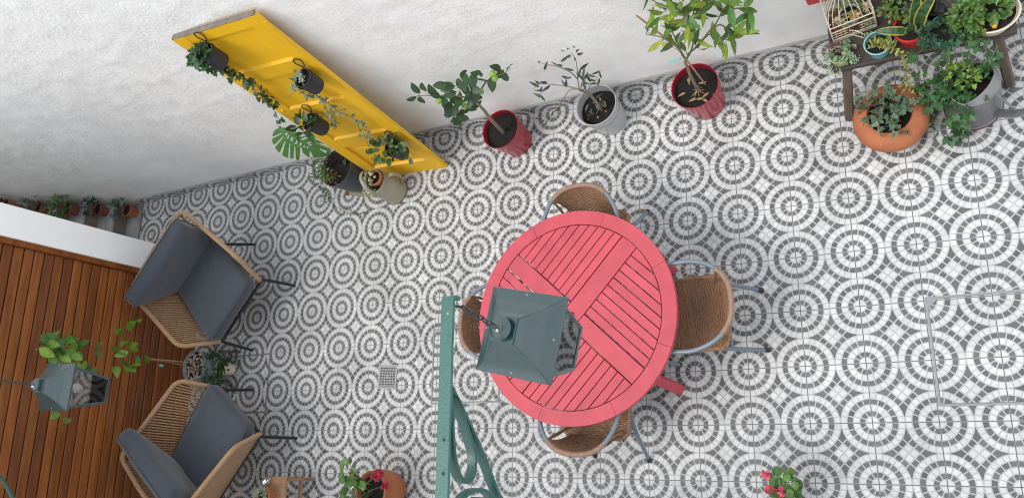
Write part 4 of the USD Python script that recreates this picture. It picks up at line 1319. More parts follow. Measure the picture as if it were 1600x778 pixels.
lp = [(170, 105), (180, 150), (150, 170), (180, 320), (185, 215), (265, 230), (275, 260), (265, 320), (290, 130), (340, 240), (390, 120), (420, 50), (465, 100), (500, 130), (380, 330), (385, 380), (430, 250), (510, 300), (540, 330), (580, 208), (625, 290), (650, 260), (690, 240), (660, 350), (655, 385), (720, 310), (750, 240), (710, 130), (740, 150), (790, 115), (825, 165), (820, 215), (640, 80), (700, 20), (830, 10), (810, 70), (330, 40), (220, 40), (140, 10), (300, 60), (550, 60), (520, 20), (590, 20), (370, 160), (320, 150), (350, 90), (450, 60), (480, 60), (400, 170), (260, 120), (280, 190), (465, 235), (400, 240), (600, 270), (700, 90), (680, 60), (760, 185), (330, 190), (440, 150), (550, 110)]
lp += [(px, py) for px, py in zip(rg.uniform(80, 860, 60), rg.uniform(-330, -5, 60))]
lp += [(px + rg.uniform(-28, 28), py + rg.uniform(-28, 28)) for px, py in [lp[i] for i in rg.choice(58, 30, replace=False)]]
pr = px_leaves(fo, o, lp, yy, anch, 0.112, 0.036, 'lance', cc, ox, oy, sc, dy=0.10)
fo.each(t)
petioles(t, pr, 0.0014, 'green_stem')
for k in range(8):
    a, r_ = rg.uniform(0, 2 * PI), rg.uniform(0.06, 0.125)
    part(t, 'dead_leaf', put_leaf([r_ * math.cos(a), r_ * math.sin(a), 0.242], unit([rg.normal(), rg.normal(), 0.2]), (0, 0, 1), 0.055, 0.02, 'lance', rg), 'dry_leaf', smooth=True)
part(t, 'plant_tie', tube([at(1046, 98, y=2.05) - o, at(1063, 92, y=2.05) - o], 0.006, 6), 'clip_teal', smooth=60)

# ------------------------------------------------------------------ pots hung on the yellow door
def door_pot(label, px, py, seed, filler):
    c = at(px, py, o=DO + DN * 0.088, n=DN)
    o = c - np.array([0, 0, 0.14])
    t = thing('hanging_pot', label, 'hanging plant pot', o, 0, group='black pots hung on the yellow door')
    make_pot(t, 0.14, 0.066, 0.056, 'dark_plastic', soil=0.02, n=28)
    # a wire ring that runs round the pot and up to a hook on the door
    rr = np.linspace(0, 2 * PI, 26, endpoint=False)
    wr_ = part(t, 'wire_ring', tube(np.stack([0.067 * np.cos(rr), 0.067 * np.sin(rr), np.full(26, 0.118)], 1), 0.0032, 6, closed=True), 'black_metal', smooth=True)
    hook = spline([(0.0, 0.066, 0.118), (0, 0.074, 0.15), (-0.02, 0.082, 0.185), (-0.004, 0.088, 0.222), (0.03, 0.086, 0.205), (0.028, 0.076, 0.16), (0.0, 0.068, 0.135)], 6)
    part(wr_, 'hook', tube(hook, 0.0042, 6), 'black_metal', smooth=True)
    rg = np.random.default_rng(seed)
    filler(t, o, rg)
    return t


def ivy_long(t, o, rg):
    fo = Foliage(rg)
    P_ = lambda pts, off: [on_door(px, py, off) - o for px, py in pts]
    bush(fo, (-0.02, -0.02, 0.145), (0.075, 0.06, 0.05), 40, 0.042, 0.042, 'ivy', (0.035, 0.085, 0.03))
    sc, ox, oy = 5.555, 280, 60
    q = lambda pts: [(ox + a / sc, oy + b / sc) for a, b in pts]
    main = [(170, 120), (130, 170), (190, 235), (290, 290), (380, 290), (480, 330)]
    for k, (pts, n, off) in enumerate(((main, 46, 0.07), ([(180, 150), (230, 215), (330, 250), (440, 275)], 62, 0.09), ([(130, 150), (110, 190), (170, 245)], 16, 0.05), ([(380, 240), (450, 255), (560, 340), (690, 420), (790, 510), (870, 580)], 10, 0.05),
                                  ([(440, 300), (540, 350), (620, 410), (700, 480), (760, 540), (820, 600)], 58, 0.06), ([(760, 540), (830, 640), (860, 720), (850, 750)], 9, 0.05))):
        c = trail(fo, P_(q(pts), off), n, 0.040, 0.040, 'ivy', (0.032, 0.08, 0.028), jitter=0.014)
        part(t, 'vine', tube(c, 0.0018, 5), 'brown_stem', smooth=True)
    bush(fo, (-0.04, -0.03, 0.11), (0.07, 0.05, 0.07), 30, 0.042, 0.042, 'ivy', (0.035, 0.085, 0.03))
    fo.each(t, 'ivy_leaf')


def ivy_pale(t, o, rg):
    fo = Foliage(rg)
    sc, ox, oy = 3.704, 440, 80
    P_ = lambda pts, off: [on_door(ox + a / sc, oy + b / sc, off) - o for a, b in pts]
    bush(fo, (-0.03, -0.01, 0.145), (0.04, 0.05, 0.03), 26, 0.034, 0.032, 'ivy', (0.10, 0.16, 0.10), edge=(0.34, 0.40, 0.27))
    for pts, n, off in (([(90, 130), (85, 200), (150, 245), (215, 265), (270, 300), (320, 345), (400, 380), (465, 430), (515, 510)], 62, 0.05), ([(200, 260), (250, 310), (270, 360), (310, 400), (305, 460)], 28, 0.045), ([(80, 190), (70, 215), (120, 240), (180, 270)], 18, 0.06), ([(440, 400), (450, 450), (480, 490), (500, 540)], 8, 0.045)):
        c = trail(fo, P_(pts, off), n, 0.034, 0.032, 'ivy', (0.09, 0.15, 0.09), edge=(0.30, 0.36, 0.24))
        part(t, 'vine', tube(c, 0.0017, 5), 'brown_stem', smooth=True)
    fo.each(t, 'ivy_leaf')


def monstera(t, o, rg):
    fo = Foliage(rg)
    bush(fo, (-0.03, -0.03, 0.14), (0.09, 0.08, 0.07), 22, 0.075, 0.042, 'oval', (0.028, 0.075, 0.022))
    fo.each(t)
    # the big split leaf, drawn flat and then bent along its rib
    sc, ox, oy = 5.188, 400, 140
    out = [(280, 325), (240, 308), (190, 308), (145, 328), (122, 365), (124, 385), (205, 352), (206, 358), (118, 400), (115, 425), (130, 452), (213, 384), (217, 390), (135, 470), (150, 500), (172, 518), (228, 420), (234, 424), (190, 535), (215, 553), (240, 558), (264, 438), (271, 442), (255, 568), (285, 562), (303, 458), (310, 462), (302, 570), (322, 580), (336, 555), (350, 470), (360, 470), (368, 515), (395, 540), (415, 550), (422, 500), (430, 500), (448, 552), (475, 545), (520, 540), (560, 520), (500, 478), (506, 472), (578, 500), (590, 478), (575, 462), (500, 436), (504, 430), (545, 438), (505, 415), (460, 392), (420, 378), (380, 362), (330, 345), (300, 325)]
    holes = [((380, 372), 28, 6), ((388, 397), 26, 7), ((440, 399), 20, 5), ((425, 430), 18, 6), ((430, 447), 16, 4), ((287, 405), 8, 20), ((320, 425), 11, 20), ((355, 443), 8, 14), ((383, 460), 7, 10), ((258, 386), 6, 18), ((245, 362), 10, 12), ((408, 468), 6, 9)]
    A = at(ox + 280 / sc, oy + 325 / sc, o=DO + DN * 0.16, n=DN)
    view = unit(CAM - A)
    nrm = unit(view * 0.85 + np.array([0.1, -0.2, 0.45]))
    pg = Polygon(out).buffer(0)
    if pg.geom_type != 'Polygon':
        pg = max(pg.geoms, key=lambda g: g.area)
    for (cx, cy), a, b in holes:
        e = affinity.rotate(affinity.scale(Point(cx, cy).buffer(1, 4), a, b), -18 if a > b else 20)
        pg = pg.difference(e)
    if pg.geom_type != 'Polygon':
        pg = max(pg.geoms, key=lambda g: g.area)
    pg = pg.buffer(-1.2, join_style=1, quad_segs=2).buffer(1.2, join_style=1, quad_segs=2).simplify(0.8)
    if pg.geom_type != 'Polygon':
        pg = max(pg.geoms, key=lambda g: g.area)
    v2, f2 = trimesh.creation.triangulate_polygon(pg, engine='earcut')
    m = trimesh.Trimesh(np.c_[v2, np.zeros(len(v2))], f2, process=False)
    for _ in range(2):
        m = m.subdivide()
    v2 = np.array(m.vertices)[:, :2]
    a_, b_ = np.array([280., 325.]), np.array([590., 480.])
    ax = unit(b_ - a_)
    off = (v2 - a_) @ np.array([-ax[1], ax[0]])
    al = (v2 - a_) @ ax
    P0 = np.array([at(ox + x / sc, oy + y / sc, o=A, n=nrm) for x, y in v2]) - o
    P0 = P0 - nrm * ((np.abs(off) / 130) ** 1.6 * 0.035)[:, None] - np.outer((al / 340) ** 2 * 0.03, [0, 0, 1])
    col = np.array([0.05, 0.155, 0.023])
    vein = np.exp(-(np.abs(off) / 6) ** 2)
    tint = col * (1 + 0.35 * np.sin(off / 9 + al / 30)[:, None] * 0.3) * (1 - 0.45 * np.clip(al / 340, 0, 1))[:, None] + vein[:, None] * np.array([0.10, 0.16, 0.03])
    lf = part(t, 'split_leaf', (P0, np.array(m.faces)), 'leaf_tissue', smooth=True, tint=tint)
    part(t, 'leaf_stalk', tube(spline([(0.0, 0.0, 0.125), (-0.03, -0.05, 0.19), A - o + nrm * 0.01, A - o - nrm * 0.004], 6), 0.005, 7), 'green_stem', smooth=True)


def leafy(t, o, rg):
    fo = Foliage(rg)
    bush(fo, (-0.035, -0.02, 0.145), (0.13, 0.09, 0.09), 60, 0.058, 0.034, 'round', (0.055, 0.105, 0.032))
    c = trail(fo, [(0, -0.02, 0.14), (0.07, -0.05, 0.13), (0.10, -0.06, 0.05), (0.115, -0.06, 0.01)], 8, 0.05, 0.034, 'round', (0.055, 0.11, 0.035))
    part(t, 'stem', tube(c, 0.002, 5), 'green_stem', smooth=True)
    for _ in range(9):
        e = np.array([rg.uniform(-.13, .08), rg.uniform(-.1, .04), rg.uniform(.14, .2)])
        part(t, 'stem', tube(spline([(0, 0, 0.12), e * .5 + [0, 0, .09], e], 4), 0.0017, 5), 'green_stem', smooth=True)
    fo.each(t)


door_pot('topmost black pot on the yellow door, with long dark ivy trailing down the edge', 319, 82, 51, ivy_long)
door_pot('black pot on the yellow door with pale variegated ivy trailing across it', 472, 122, 52, ivy_pale)
door_pot('black pot on the edge of the yellow door with one big split monstera leaf', 484, 190, 53, monstera)
door_pot('lowest black pot on the yellow door, hidden by a bushy round leaved plant', 612, 230, 54, leafy)

# --- big dark planter at the foot of the door
c = at(525, 262, z=0.31)
o = np.array([c[0], c[1], 0])
t = thing('dark_planter', 'large dark grey planter with sparse reddish stems standing at the foot of the yellow door', 'planter', o)
rg = np.random.default_rng(61)
make_pot(t, 0.31, 0.158, 0.125, 'grey_planter', soil=0.04)
fo = Foliage(rg)
for k in range(16):
    a = rg.uniform(1.8, 5.2)
    r0, r1 = rg.uniform(0.02, 0.1), rg.uniform(0.09, 0.2)
    e = np.array([r1 * math.cos(a), r1 * math.sin(a), rg.uniform(0.27, 0.40)])
    cpts = spline([(r0 * math.cos(a), r0 * math.sin(a), 0.265), (0.6 * e[0], 0.6 * e[1], rg.uniform(0.33, 0.4)), e], 5)
    part(t, 'stem', tube(cpts, 0.0022, 5), 'terracotta_dark' if k % 2 else 'brown_stem', smooth=True)
    for _ in range(7):
        i = rg.integers(4, len(cpts))
        fo.add(cpts[i] + rg.normal(0, 0.012, 3), rand_dir(rg, 0.2), [0, -.3, 1] + rg.normal(0, .3, 3), rg.uniform(0.02, 0.038), 0.018, 'oval', (0.07, 0.14, 0.03))
for pts in ([(-0.13, -0.08, 0.3), (-0.2, -0.12, 0.27), (-0.27, -0.14, 0.1), (-0.33, -0.15, 0.02)], [(-0.12, -0.02, 0.3), (-0.24, 0.0, 0.28), (-0.34, 0.03, 0.2), (-0.42, 0.02, 0.1)], [(-0.1, -0.1, 0.3), (-0.15, -0.2, 0.25), (-0.16, -0.25, 0.08), (-0.1, -0.29, 0.015), (0.02, -0.31, 0.012), (0.12, -0.28, 0.012)], [(-0.1, 0.06, 0.3), (-0.25, 0.1, 0.3), (-0.36, 0.1, 0.2)]):
    cpts = trail(fo, pts, 30, 0.026, 0.016, 'oval', (0.075, 0.13, 0.04), jitter=0.014)
    part(t, 'trailing_stem', tube(cpts, 0.0018, 5), 'brown_stem', smooth=True)
fo.joined(t)
for k in range(5):
    fo.add([-0.06 + 0.03 * k, 0.06, 0.29], rand_dir(rg, .5), (0, 0, 1), 0.06, 0.05, 'ivy', (0.055, 0.07, 0.035))
fo.each(t, 'leaf')

# --- old watering can with a small terracotta pot in its mouth
c = at(619, 299, z=0)
o = np.array([c[0], c[1], 0])
yaw = math.degrees(math.atan2(1.805 - c[1] - .02, -1.111 - c[0]))
t = thing('watering_can', 'old olive beige watering can with rusty edges in front of the yellow door', 'watering can', o, yaw)


def watering_can(t, m, r, h, rust, cover=True):
    part(t, 'body', lathe([(0, 0.004), (r * 1.02, 0.004), (r * 1.04, 0.0), (r * 1.04, 0.012), (r, 0.016), (r * 0.97, h * 0.5), (r * 0.90, h), (r * 0.87, h), (r * 0.94, h * 0.5), (r * 0.95, 0.02), (0, 0.02)], 40), m, smooth=35)
    part(t, 'base_rim', tube([(r * 1.04 * math.cos(a), r * 1.04 * math.sin(a), 0.005) for a in np.linspace(0, 2 * PI, 40, endpoint=False)], 0.005, 6, closed=True), rust, smooth=True)
    part(t, 'top_rim', tube([(r * 0.89 * math.cos(a), r * 0.89 * math.sin(a), h) for a in np.linspace(0, 2 * PI, 40, endpoint=False)], 0.004, 6, closed=True), m, smooth=True)
    aa = np.linspace(-1.45, 1.45, 13)
    V = [(r * 0.89 * math.cos(a), r * 0.89 * math.sin(a), h + 0.002 + (0.03 if i2 else 0) * math.cos(a)) for i2 in (0, 1) for a in aa]
    V = [(x if k < 13 else x * 0.55 + 0.005, y, z) for k, (x, y, z) in enumerate(V)]
    part(t, 'half_cover', (np.array(V), np.array([(i, i + 1, i + 14, i + 13) for i in range(12)])), m, smooth=True)
    sp = spline([(r * 0.9, 0, 0.05), (r * 1.5, 0, h * 0.45), (r * 2.05, 0, h * 0.85), (r * 2.35, 0, h * 1.06)], 7)
    sp_ = part(t, 'spout', tube(sp, np.linspace(0.026, 0.013, len(sp)), 14, caps=False), m, smooth=True)
    part(sp_, 'tip', tube([sp[-1], sp[-1] + unit(sp[-1] - sp[-2]) * 0.018], 0.0155, 14), rust, smooth=60)
    part(sp_, 'brace', tube([(r * 0.86, 0, h + 0.004), (r * 1.72, 0, h * 0.72)], 0.006, 6), m, smooth=True)
    hd = spline([(r * 0.78, 0, h + 0.02), (r * 0.55, 0, h + 0.085), (0, 0, h + 0.115), (-r * 0.55, 0, h + 0.075), (-r * 0.86, 0, h - 0.01)], 7)
    return hd


hd = watering_can(t, 'old_enamel', 0.108, 0.275, 'rust')
hb = spline([(-0.098, 0, 0.24), (-0.15, 0, 0.245), (-0.175, 0, 0.19), (-0.155, 0, 0.11), (-0.107, 0, 0.075)], 6)
part(t, 'back_handle', tube(hb, 0, flat=(0.026, 0.006), up=(0, 1, 0)), 'old_enamel', smooth=40)
hh = spline([(0.02, 0.097, 0.272), (0.035, 0.07, 0.355), (0.045, 0, 0.385), (0.035, -0.07, 0.355), (0.02, -0.097, 0.272)], 7)
part(t, 'carry_handle', tube(hh, 0, flat=(0.022, 0.006), up=(1, 0, 0.2)), 'old_enamel', smooth=40)
o2 = o + rz(math.radians(yaw)) @ np.array([-0.035, 0.0, 0])
t = thing('small_terracotta_pot', 'little terracotta pot of white edged leaves sitting in the mouth of the old watering can', 'plant pot', (o2[0], o2[1], 0.215))
make_pot(t, 0.10, 0.057, 0.042, 'terracotta', rim=0.02, soil=0.015, n=28)
rg = np.random.default_rng(63)
fo = Foliage(rg)
bush(fo, (-0.03, -0.01, 0.12), (0.05, 0.045, 0.03), 46, 0.026, 0.02, 'oval', (0.20, 0.27, 0.12), edge=(0.60, 0.60, 0.42))
trail(fo, [(-0.04, -0.02, 0.12), (-0.06, -0.07, 0.12), (-0.05, -0.12, 0.09), (-0.04, -0.135, 0.06)], 44, 0.026, 0.02, 'oval', (0.22, 0.28, 0.14), edge=(0.66, 0.65, 0.48), jitter=0.014)
fo.joined(t)

# ------------------------------------------------------------------ bench with its collection of pots
BZ = 0.45
bn = thing('plank_bench', 'weathered dark brown plank bench crowded with potted plants against the white wall', 'bench', (0, 0, 0))
bx0, bx1, by0, by1 = 2.585, 3.462, 1.878, 2.262
wdt = (by1 - by0) / 2
for k in range(2):
    a = by0 + k * wdt
    part(bn, 'plank', box(((bx0 + bx1) / 2, a + wdt / 2 - 0.0015 + k * 0.003, BZ - 0.0175), (bx1 - bx0 - 0.008 * k, wdt - 0.004, 0.035), 0.005), 'bench_wood', smooth=False)
for k, (tx, ty, fx_, fy_) in enumerate(((2.665, 1.93, 2.613, 1.772), (3.375, 1.93, 3.432, 1.79), (2.665, 2.20, 2.61, 2.262), (3.375, 2.20, 3.43, 2.262))):
    part(bn, 'leg', beam((fx_, fy_, 0.003), (tx, ty, BZ - 0.034), 0.05, 0.045, up=(0, 1, 0.2), bevel=0.008), 'bench_leg', smooth=False)
for x in (2.70, 3.34):
    part(bn, 'cross_batten', box((x, (by0 + by1) / 2, BZ - 0.047), (0.07, wdt * 1.8, 0.024), 0.003), 'bench_wood', smooth=False)


def on_bench(px, py, dz=0.0):
    p = at(px, py, z=BZ + 0.001 + dz)
    return np.array([p[0], p[1], BZ + 0.001])


# bird cage
A, B = at(1303, 66, z=BZ + 0.02), at(1370, 40, z=BZ + 0.02)
cw = np.linalg.norm((B - A)[:2])
ang = math.atan2(B[1] - A[1], B[0] - A[0])
cd = 0.20
oc = np.array([A[0], A[1], BZ + 0.002])
cg = thing('bird_cage', 'ornate cream wire bird cage holding plants at the left end of the bench', 'bird cage', oc, math.degrees(ang))
part(cg, 'cage_floor', box((cw / 2, cd / 2, 0.006), (cw - 0.008, cd - 0.008, 0.004)), 'rust', smooth=False)
wr = lambda pts, r=0.0028, n=6, nm='wire', cl=False, pa=None: part(pa or cg, nm, tube(pts, r, n, closed=cl), 'cream_metal', smooth=True)
part(cg, 'tray', [box((cw / 2, 0.001, 0.018), (cw, 0.003, 0.028)), box((cw / 2, cd - 0.001, 0.018), (cw, 0.003, 0.028)), box((0.001, cd / 2, 0.018), (0.003, cd - .006, 0.028)), box((cw - 0.001, cd / 2, 0.018), (0.003, cd - .006, 0.028))], 'cream_metal', smooth=False)
H1, H2 = 0.115, 0.165
for z in (0.033, H1, H2):
    wr(rounded([(0, 0, z), (cw, 0, z), (cw, cd, z), (0, cd, z), (0, 0.001, z)], 0.006, 3), 0.0036, nm='rail')
for x, y in ((0, 0), (cw, 0), (cw, cd), (0, cd)):
    wr([(x, y, 0.01), (x, y, H2)], 0.0042, nm='post')
for k in range(1, 10):
    if k in (4, 5, 6):
        continue
    x = cw * k / 10
    wr([(x, 0, 0.033), (x, 0, H1)], 0.0019, 5)
for k in range(1, 10):
    x = cw * k / 10
    wr([(x, cd, 0.033), (x, cd, H1)], 0.0019, 5)
for k in range(1, 7):
    y = cd * k / 7
    for x in (0, cw):
        wr([(x, y, 0.033), (x, y, H1)], 0.0019, 5)
for z in (0.06, 0.088):
    wr([(0, 0, z), (cw * .36, 0, z)], 0.0019, 5)
    wr([(cw * .64, 0, z), (cw, 0, z)], 0.0019, 5)
apex = np.array([cw / 2, cd / 2, 0.40])
for side in range(4):
    for k in range(6):
        f = (k + .5) / 6
        if side == 0: b = np.array([cw * f, 0, H2])
        elif side == 1: b = np.array([cw, cd * f, H2])
        elif side == 2: b = np.array([cw * f, cd, H2])
        else: b = np.array([0, cd * f, H2])
        m1 = b + (apex - b) * 0.18 + [0, 0, 0.075]
        m2 = b + (apex - b) * 0.62 + [0, 0, 0.05]
        wr(spline([b, m1, m2, apex], 5), 0.0022, 5, nm='dome_wire')
        if side in (0, 1):
            tdir = np.array([1, 0, 0]) if side == 0 else np.array([0, 1, 0])
            s_ = 1 if k % 2 else -1
            curl = [b + [0, 0, 0.05] + tdir * s_ * 0.016 + (tdir * math.cos(a) * 0.014 * s_ + np.array([0, 0, math.sin(a) * 0.014])) * (1 - a / 9) for a in np.linspace(PI, PI + 4.6, 12)]
            wr(curl, 0.0021, 5, nm='curl')
dr = rz(-0.75)
dp = [np.array(p) for p in ((0, 0, 0.036), (0.085, 0, 0.036), (0.085, 0, 0.085), (0.0425, 0, 0.1), (0, 0, 0.085))]
hinge = np.array([cw * 0.40, -0.002, 0.0])
cdoor = wr([hinge + dr @ p for p in dp] + [hinge + dr @ dp[0]], 0.0026, nm='cage_door')
for k in range(1, 5):
    x = 0.017 * k
    wr([hinge + dr @ np.array([x, 0, 0.036]), hinge + dr @ np.array([x, 0, 0.09])], 0.0017, 5, nm='bar', pa=cdoor)
RC = rz(ang)
ip = oc + RC @ np.array([cw * 0.52, cd * 0.45, 0.012])
t = thing('succulent_pot', 'white pot of cream and orange rosette succulents inside the bird cage', 'plant pot', ip)
make_pot(t, 0.085, 0.055, 0.042, 'white_glaze', soil=0.01, n=24)
rg = np.random.default_rng(71)
fo = Foliage(rg)
for (x, y, z, s_, c) in ((0.02, -0.05, 0.135, 0.036, (0.52, 0.34, 0.13)), (0.085, -0.01, 0.125, 0.032, (0.50, 0.40, 0.24)), (-0.06, -0.045, 0.11, 0.030, (0.50, 0.40, 0.26)), (-0.03, 0.03, 0.12, 0.03, (0.25, 0.30, 0.14))):
    for k in range(22):
        a = k * 2.4
        e = 0.25 + 0.9 * (1 - k / 22)
        d = unit([math.cos(a) * e, math.sin(a) * e, 1.0 - e * 0.75])
        fo.add((x, y, z), d, np.array([0, 0, 1]) - d * 0.3, s_ * (0.6 + 0.5 * (1 - k / 22)), s_ * 0.38, 'oval', c, var=0.12)
    part(t, 'stalk', tube([(x * .3, y * .3, 0.07), (x, y, z)], 0.004, 5), 'green_stem', smooth=True)
bush(fo, (0, 0.0, 0.10), (0.09, 0.07, 0.06), 46, 0.035, 0.018, 'oval', (0.12, 0.17, 0.06))
cpt = trail(fo, [(0.05, -0.05, 0.10), (0.085, -0.12, 0.09), (0.09, -0.145, 0.04), (0.10, -0.16, 0.005), (0.13, -0.17, 0.0)], 36, 0.024, 0.015, 'round', (0.13, 0.20, 0.09))
part(t, 'trailing_stem', tube(cpt, 0.002, 5), 'green_stem', smooth=True)
fo.joined(t)

# small lime coloured pot with trailing stonecrop
o = on_bench(1313, 95)
t = thing('stonecrop_pot', 'small pale lime pot of trailing grey green stonecrop at the front corner of the bench', 'plant pot', o)
make_pot(t, 0.075, 0.052, 0.038, 'lime_glaze', soil=0.008, n=24)
rg = np.random.default_rng(72)
fo = Foliage(rg)
for k in range(15):
    a = rg.uniform(0, 2 * PI)
    r1 = rg.uniform(0.05, 0.10)
    pts = [(0.02 * math.cos(a), 0.02 * math.sin(a), 0.07), (0.05 * math.cos(a), 0.05 * math.sin(a), rg.uniform(0.09, 0.12)), (r1 * math.cos(a), r1 * math.sin(a), rg.uniform(0.035, 0.08)), (r1 * 1.08 * math.cos(a), r1 * 1.08 * math.sin(a), rg.uniform(0.0, 0.05))]
    trail(fo, pts, 30, 0.014, 0.009, 'oval', (0.22, 0.33, 0.19), spread=0.8, jitter=0.004)
bush(fo, (-0.01, 0.03, 0.10), (0.04, 0.035, 0.03), 36, 0.018, 0.014, 'oval', (0.16, 0.09, 0.075))
fo.joined(t)

# teal pot with a yellowing wispy plant
o = on_bench(1374, 80)
t = thing('teal_glazed_pot', 'teal glazed pot with a wispy yellow green plant leaning over the front of the bench', 'plant pot', o)
make_pot(t, 0.095, 0.067, 0.050, 'teal_glaze', soil=0.025, n=32)
part(t, 'rim_band', tube([(0.0665 * math.cos(a), 0.0665 * math.sin(a), 0.095) for a in np.linspace(0, 2 * PI, 36, endpoint=False)], 0.003, 6, closed=True), 'teal_light', smooth=True)
rg = np.random.default_rng(73)
fo = Foliage(rg)
for pts, n in (([(0.0, 0, 0.09), (0.03, -0.03, 0.14), (0.075, -0.07, 0.12), (0.11, -0.11, 0.05), (0.11, -0.14, -0.08), (0.10, -0.17, -0.18)], 60), ([(0, 0, 0.09), (-0.02, 0.0, 0.13), (0.03, -0.03, 0.15), (0.08, -0.05, 0.13)], 50), ([(0.02, 0, 0.09), (0.06, -0.05, 0.13), (0.10, -0.09, 0.1), (0.13, -0.12, 0.02)], 46), ([(0.09, -0.12, 0.0), (0.12, -0.16, -0.1), (0.14, -0.18, -0.22)], 22)):
    cpt = trail(fo, pts, n, 0.026, 0.010, 'lance', (0.27, 0.29, 0.06), spread=0.8, jitter=0.012)
    part(t, 'stem', tube(cpt, 0.0016, 5), 'green_stem', smooth=True)
fo.joined(t)

# red pot with a snake plant
o = on_bench(1425, 60)
t = thing('snake_plant', 'red pot with a yellow edged snake plant in the middle of the bench', 'potted plant', o)
make_pot(t, 0.125, 0.082, 0.060, 'red_glaze', rim=0.014, soil=0.012, n=32)
rg = np.random.default_rng(74)


def blade(pts, w, nrm, tw=0.0):
    c = spline(pts, 6)
    tg = np.gradient(c, axis=0)
    n = len(c)
    V, T = [], []
    for i in range(n):
        f = i / (n - 1)
        ww_ = w * min(1, 0.55 + f * 2.2) * (1 - f ** 5) + 0.0012
        R_ = frame(tg[i], np.asarray(nrm) + tw * f)
        for k, q in enumerate((-1, -0.78, -0.70, 0, 0.70, 0.78, 1)):
            V.append(c[i] + R_[:, 1] * q * ww_ / 2 + R_[:, 2] * (abs(q) ** 2) * ww_ * 0.16)
            e = abs(q) > 0.75
            T.append((0.40, 0.40, 0.07) if e else np.array((0.045, 0.10, 0.04)) * (1 + 0.5 * math.sin(i * 2.3 + k)))
    F = [(7 * i + k, 7 * i + k + 1, 7 * i + 8 + k, 7 * i + 7 + k) for i in range(n - 1) for k in range(6)]
    v, f = cat_mesh([(np.array(V), np.array(F))])
    return v, f, np.clip(np.array(T), 0, 1)


for pts, w, nn in (([(0.015, 0.01, 0.11), (0.03, 0.02, 0.25), (0.05, 0.03, 0.42)], 0.062, (0.3, -1, 0.3)), ([(0.035, -0.005, 0.11), (0.065, 0.01, 0.24), (0.13, 0.03, 0.36)], 0.060, (-0.4, -1, 0.3)), ([(-0.005, -0.02, 0.11), (0.0, -0.028, 0.17), (0.004, -0.03, 0.225)], 0.058, (0.1, -1, 0.35)), ([(-0.02, -0.01, 0.11), (-0.08, -0.01, 0.145), (-0.165, 0.01, 0.15)], 0.046, (0.1, -0.5, 1))):
    v, f, tt = blade(pts, w, nn)
    part(t, 'blade', (v, f), 'leaf_tissue', smooth=True, tint=tt)

# terracotta pot with a small leaved green plant behind
o = on_bench(1408, 26)
t = thing('terracotta_pot_on_bench', 'terracotta pot of small leaved bright green plant behind the snake plant', 'plant pot', o)
make_pot(t, 0.12, 0.075, 0.055, 'terracotta_dark', rim=0.02, soil=0.012, n=28)
fo = Foliage(np.random.default_rng(75))
bush(fo, (0.02, -0.03, 0.15), (0.11, 0.09, 0.08), 190, 0.026, 0.018, 'round', (0.095, 0.17, 0.04))
fo.joined(t)

# dark purple leaved plant at the back
o = on_bench(1462, 22)
t = thing('purple_leaved_plant', 'dark pot with deep purple leaves at the wall side of the bench', 'potted plant', o)
make_pot(t, 0.11, 0.068, 0.05, 'dark_plastic', soil=0.012, n=24)
fo = Foliage(np.random.default_rng(76))
bush(fo, (0, 0, 0.15), (0.10, 0.08, 0.07), 44, 0.06, 0.045, 'oval', (0.05, 0.055, 0.05))
fo.each(t)

# turquoise pot with dark ivy
o = on_bench(1480, 62)
t = thing('turquoise_ivy_pot', 'turquoise pot almost hidden under dark ivy that spills over the bench', 'potted plant', o)
make_pot(t, 0.12, 0.085, 0.062, 'teal_glaze', soil=0.012, n=32)
rg = np.random.default_rng(77)
fo = Foliage(rg)
bush(fo, (-0.015, -0.02, 0.13), (0.115, 0.085, 0.04), 120, 0.036, 0.034, 'ivy', (0.034, 0.085, 0.045))
for pts, n in (([(-0.08, -0.05, 0.13), (-0.14, -0.09, 0.08), (-0.15, -0.16, 0.0), (-0.13, -0.2, -0.12), (-0.14, -0.2, -0.2)], 17), ([(0.0, -0.08, 0.13), (-0.02, -0.15, 0.05), (-0.03, -0.19, -0.1), (-0.04, -0.2, -0.22)], 17), ([(0.06, -0.07, 0.13), (0.09, -0.15, 0.05), (0.1, -0.19, -0.08), (0.11, -0.2, -0.2)], 17), ([(0.1, -0.06, 0.13), (0.16, -0.13, 0.04), (0.18, -0.18, -0.06), (0.19, -0.19, -0.16)], 20)):
    cpt = trail(fo, pts, n, 0.045, 0.044, 'ivy', (0.042, 0.11, 0.035), jitter=0.02)
    part(t, 'vine', tube(cpt, 0.002, 5), 'brown_stem', smooth=True)
fo.joined(t)

# cream bowl with mixed green plants and yellow flowers
o = on_bench(1549, 36)
t = thing('cream_bowl', 'oval cream bowl of green plants with yellow flowers at the right end of the bench', 'plant bowl', o)
v, f = lathe([(0, 0.0), (0.072, 0.0), (0.086, 0.01), (0.112, 0.085), (0.118, 0.105), (0.122, 0.11), (0.116, 0.112), (0.106, 0.095), (0.10, 0.09), (0, 0.085)], 40)
part(t, 'bowl', (v * [1.02, 0.92, 1], f), 'cream_glaze', smooth=40)
v, f = lathe([(0.104, 0.094), (0.05, 0.097), (0, 0.099)], 30)
part(t, 'soil', (v * [1.0, 0.9, 1], f), 'soil', smooth=True)
rg = np.random.default_rng(78)
fo = Foliage(rg)
bush(fo, (0.0, 0.01, 0.13), (0.078, 0.065, 0.045), 80, 0.036, 0.031, 'round', (0.085, 0.17, 0.04))
bush(fo, (0.03, 0.07, 0.18), (0.05, 0.04, 0.07), 26, 0.055, 0.022, 'lance', (0.10, 0.22, 0.045), up=1.5)
fo.joined(t)
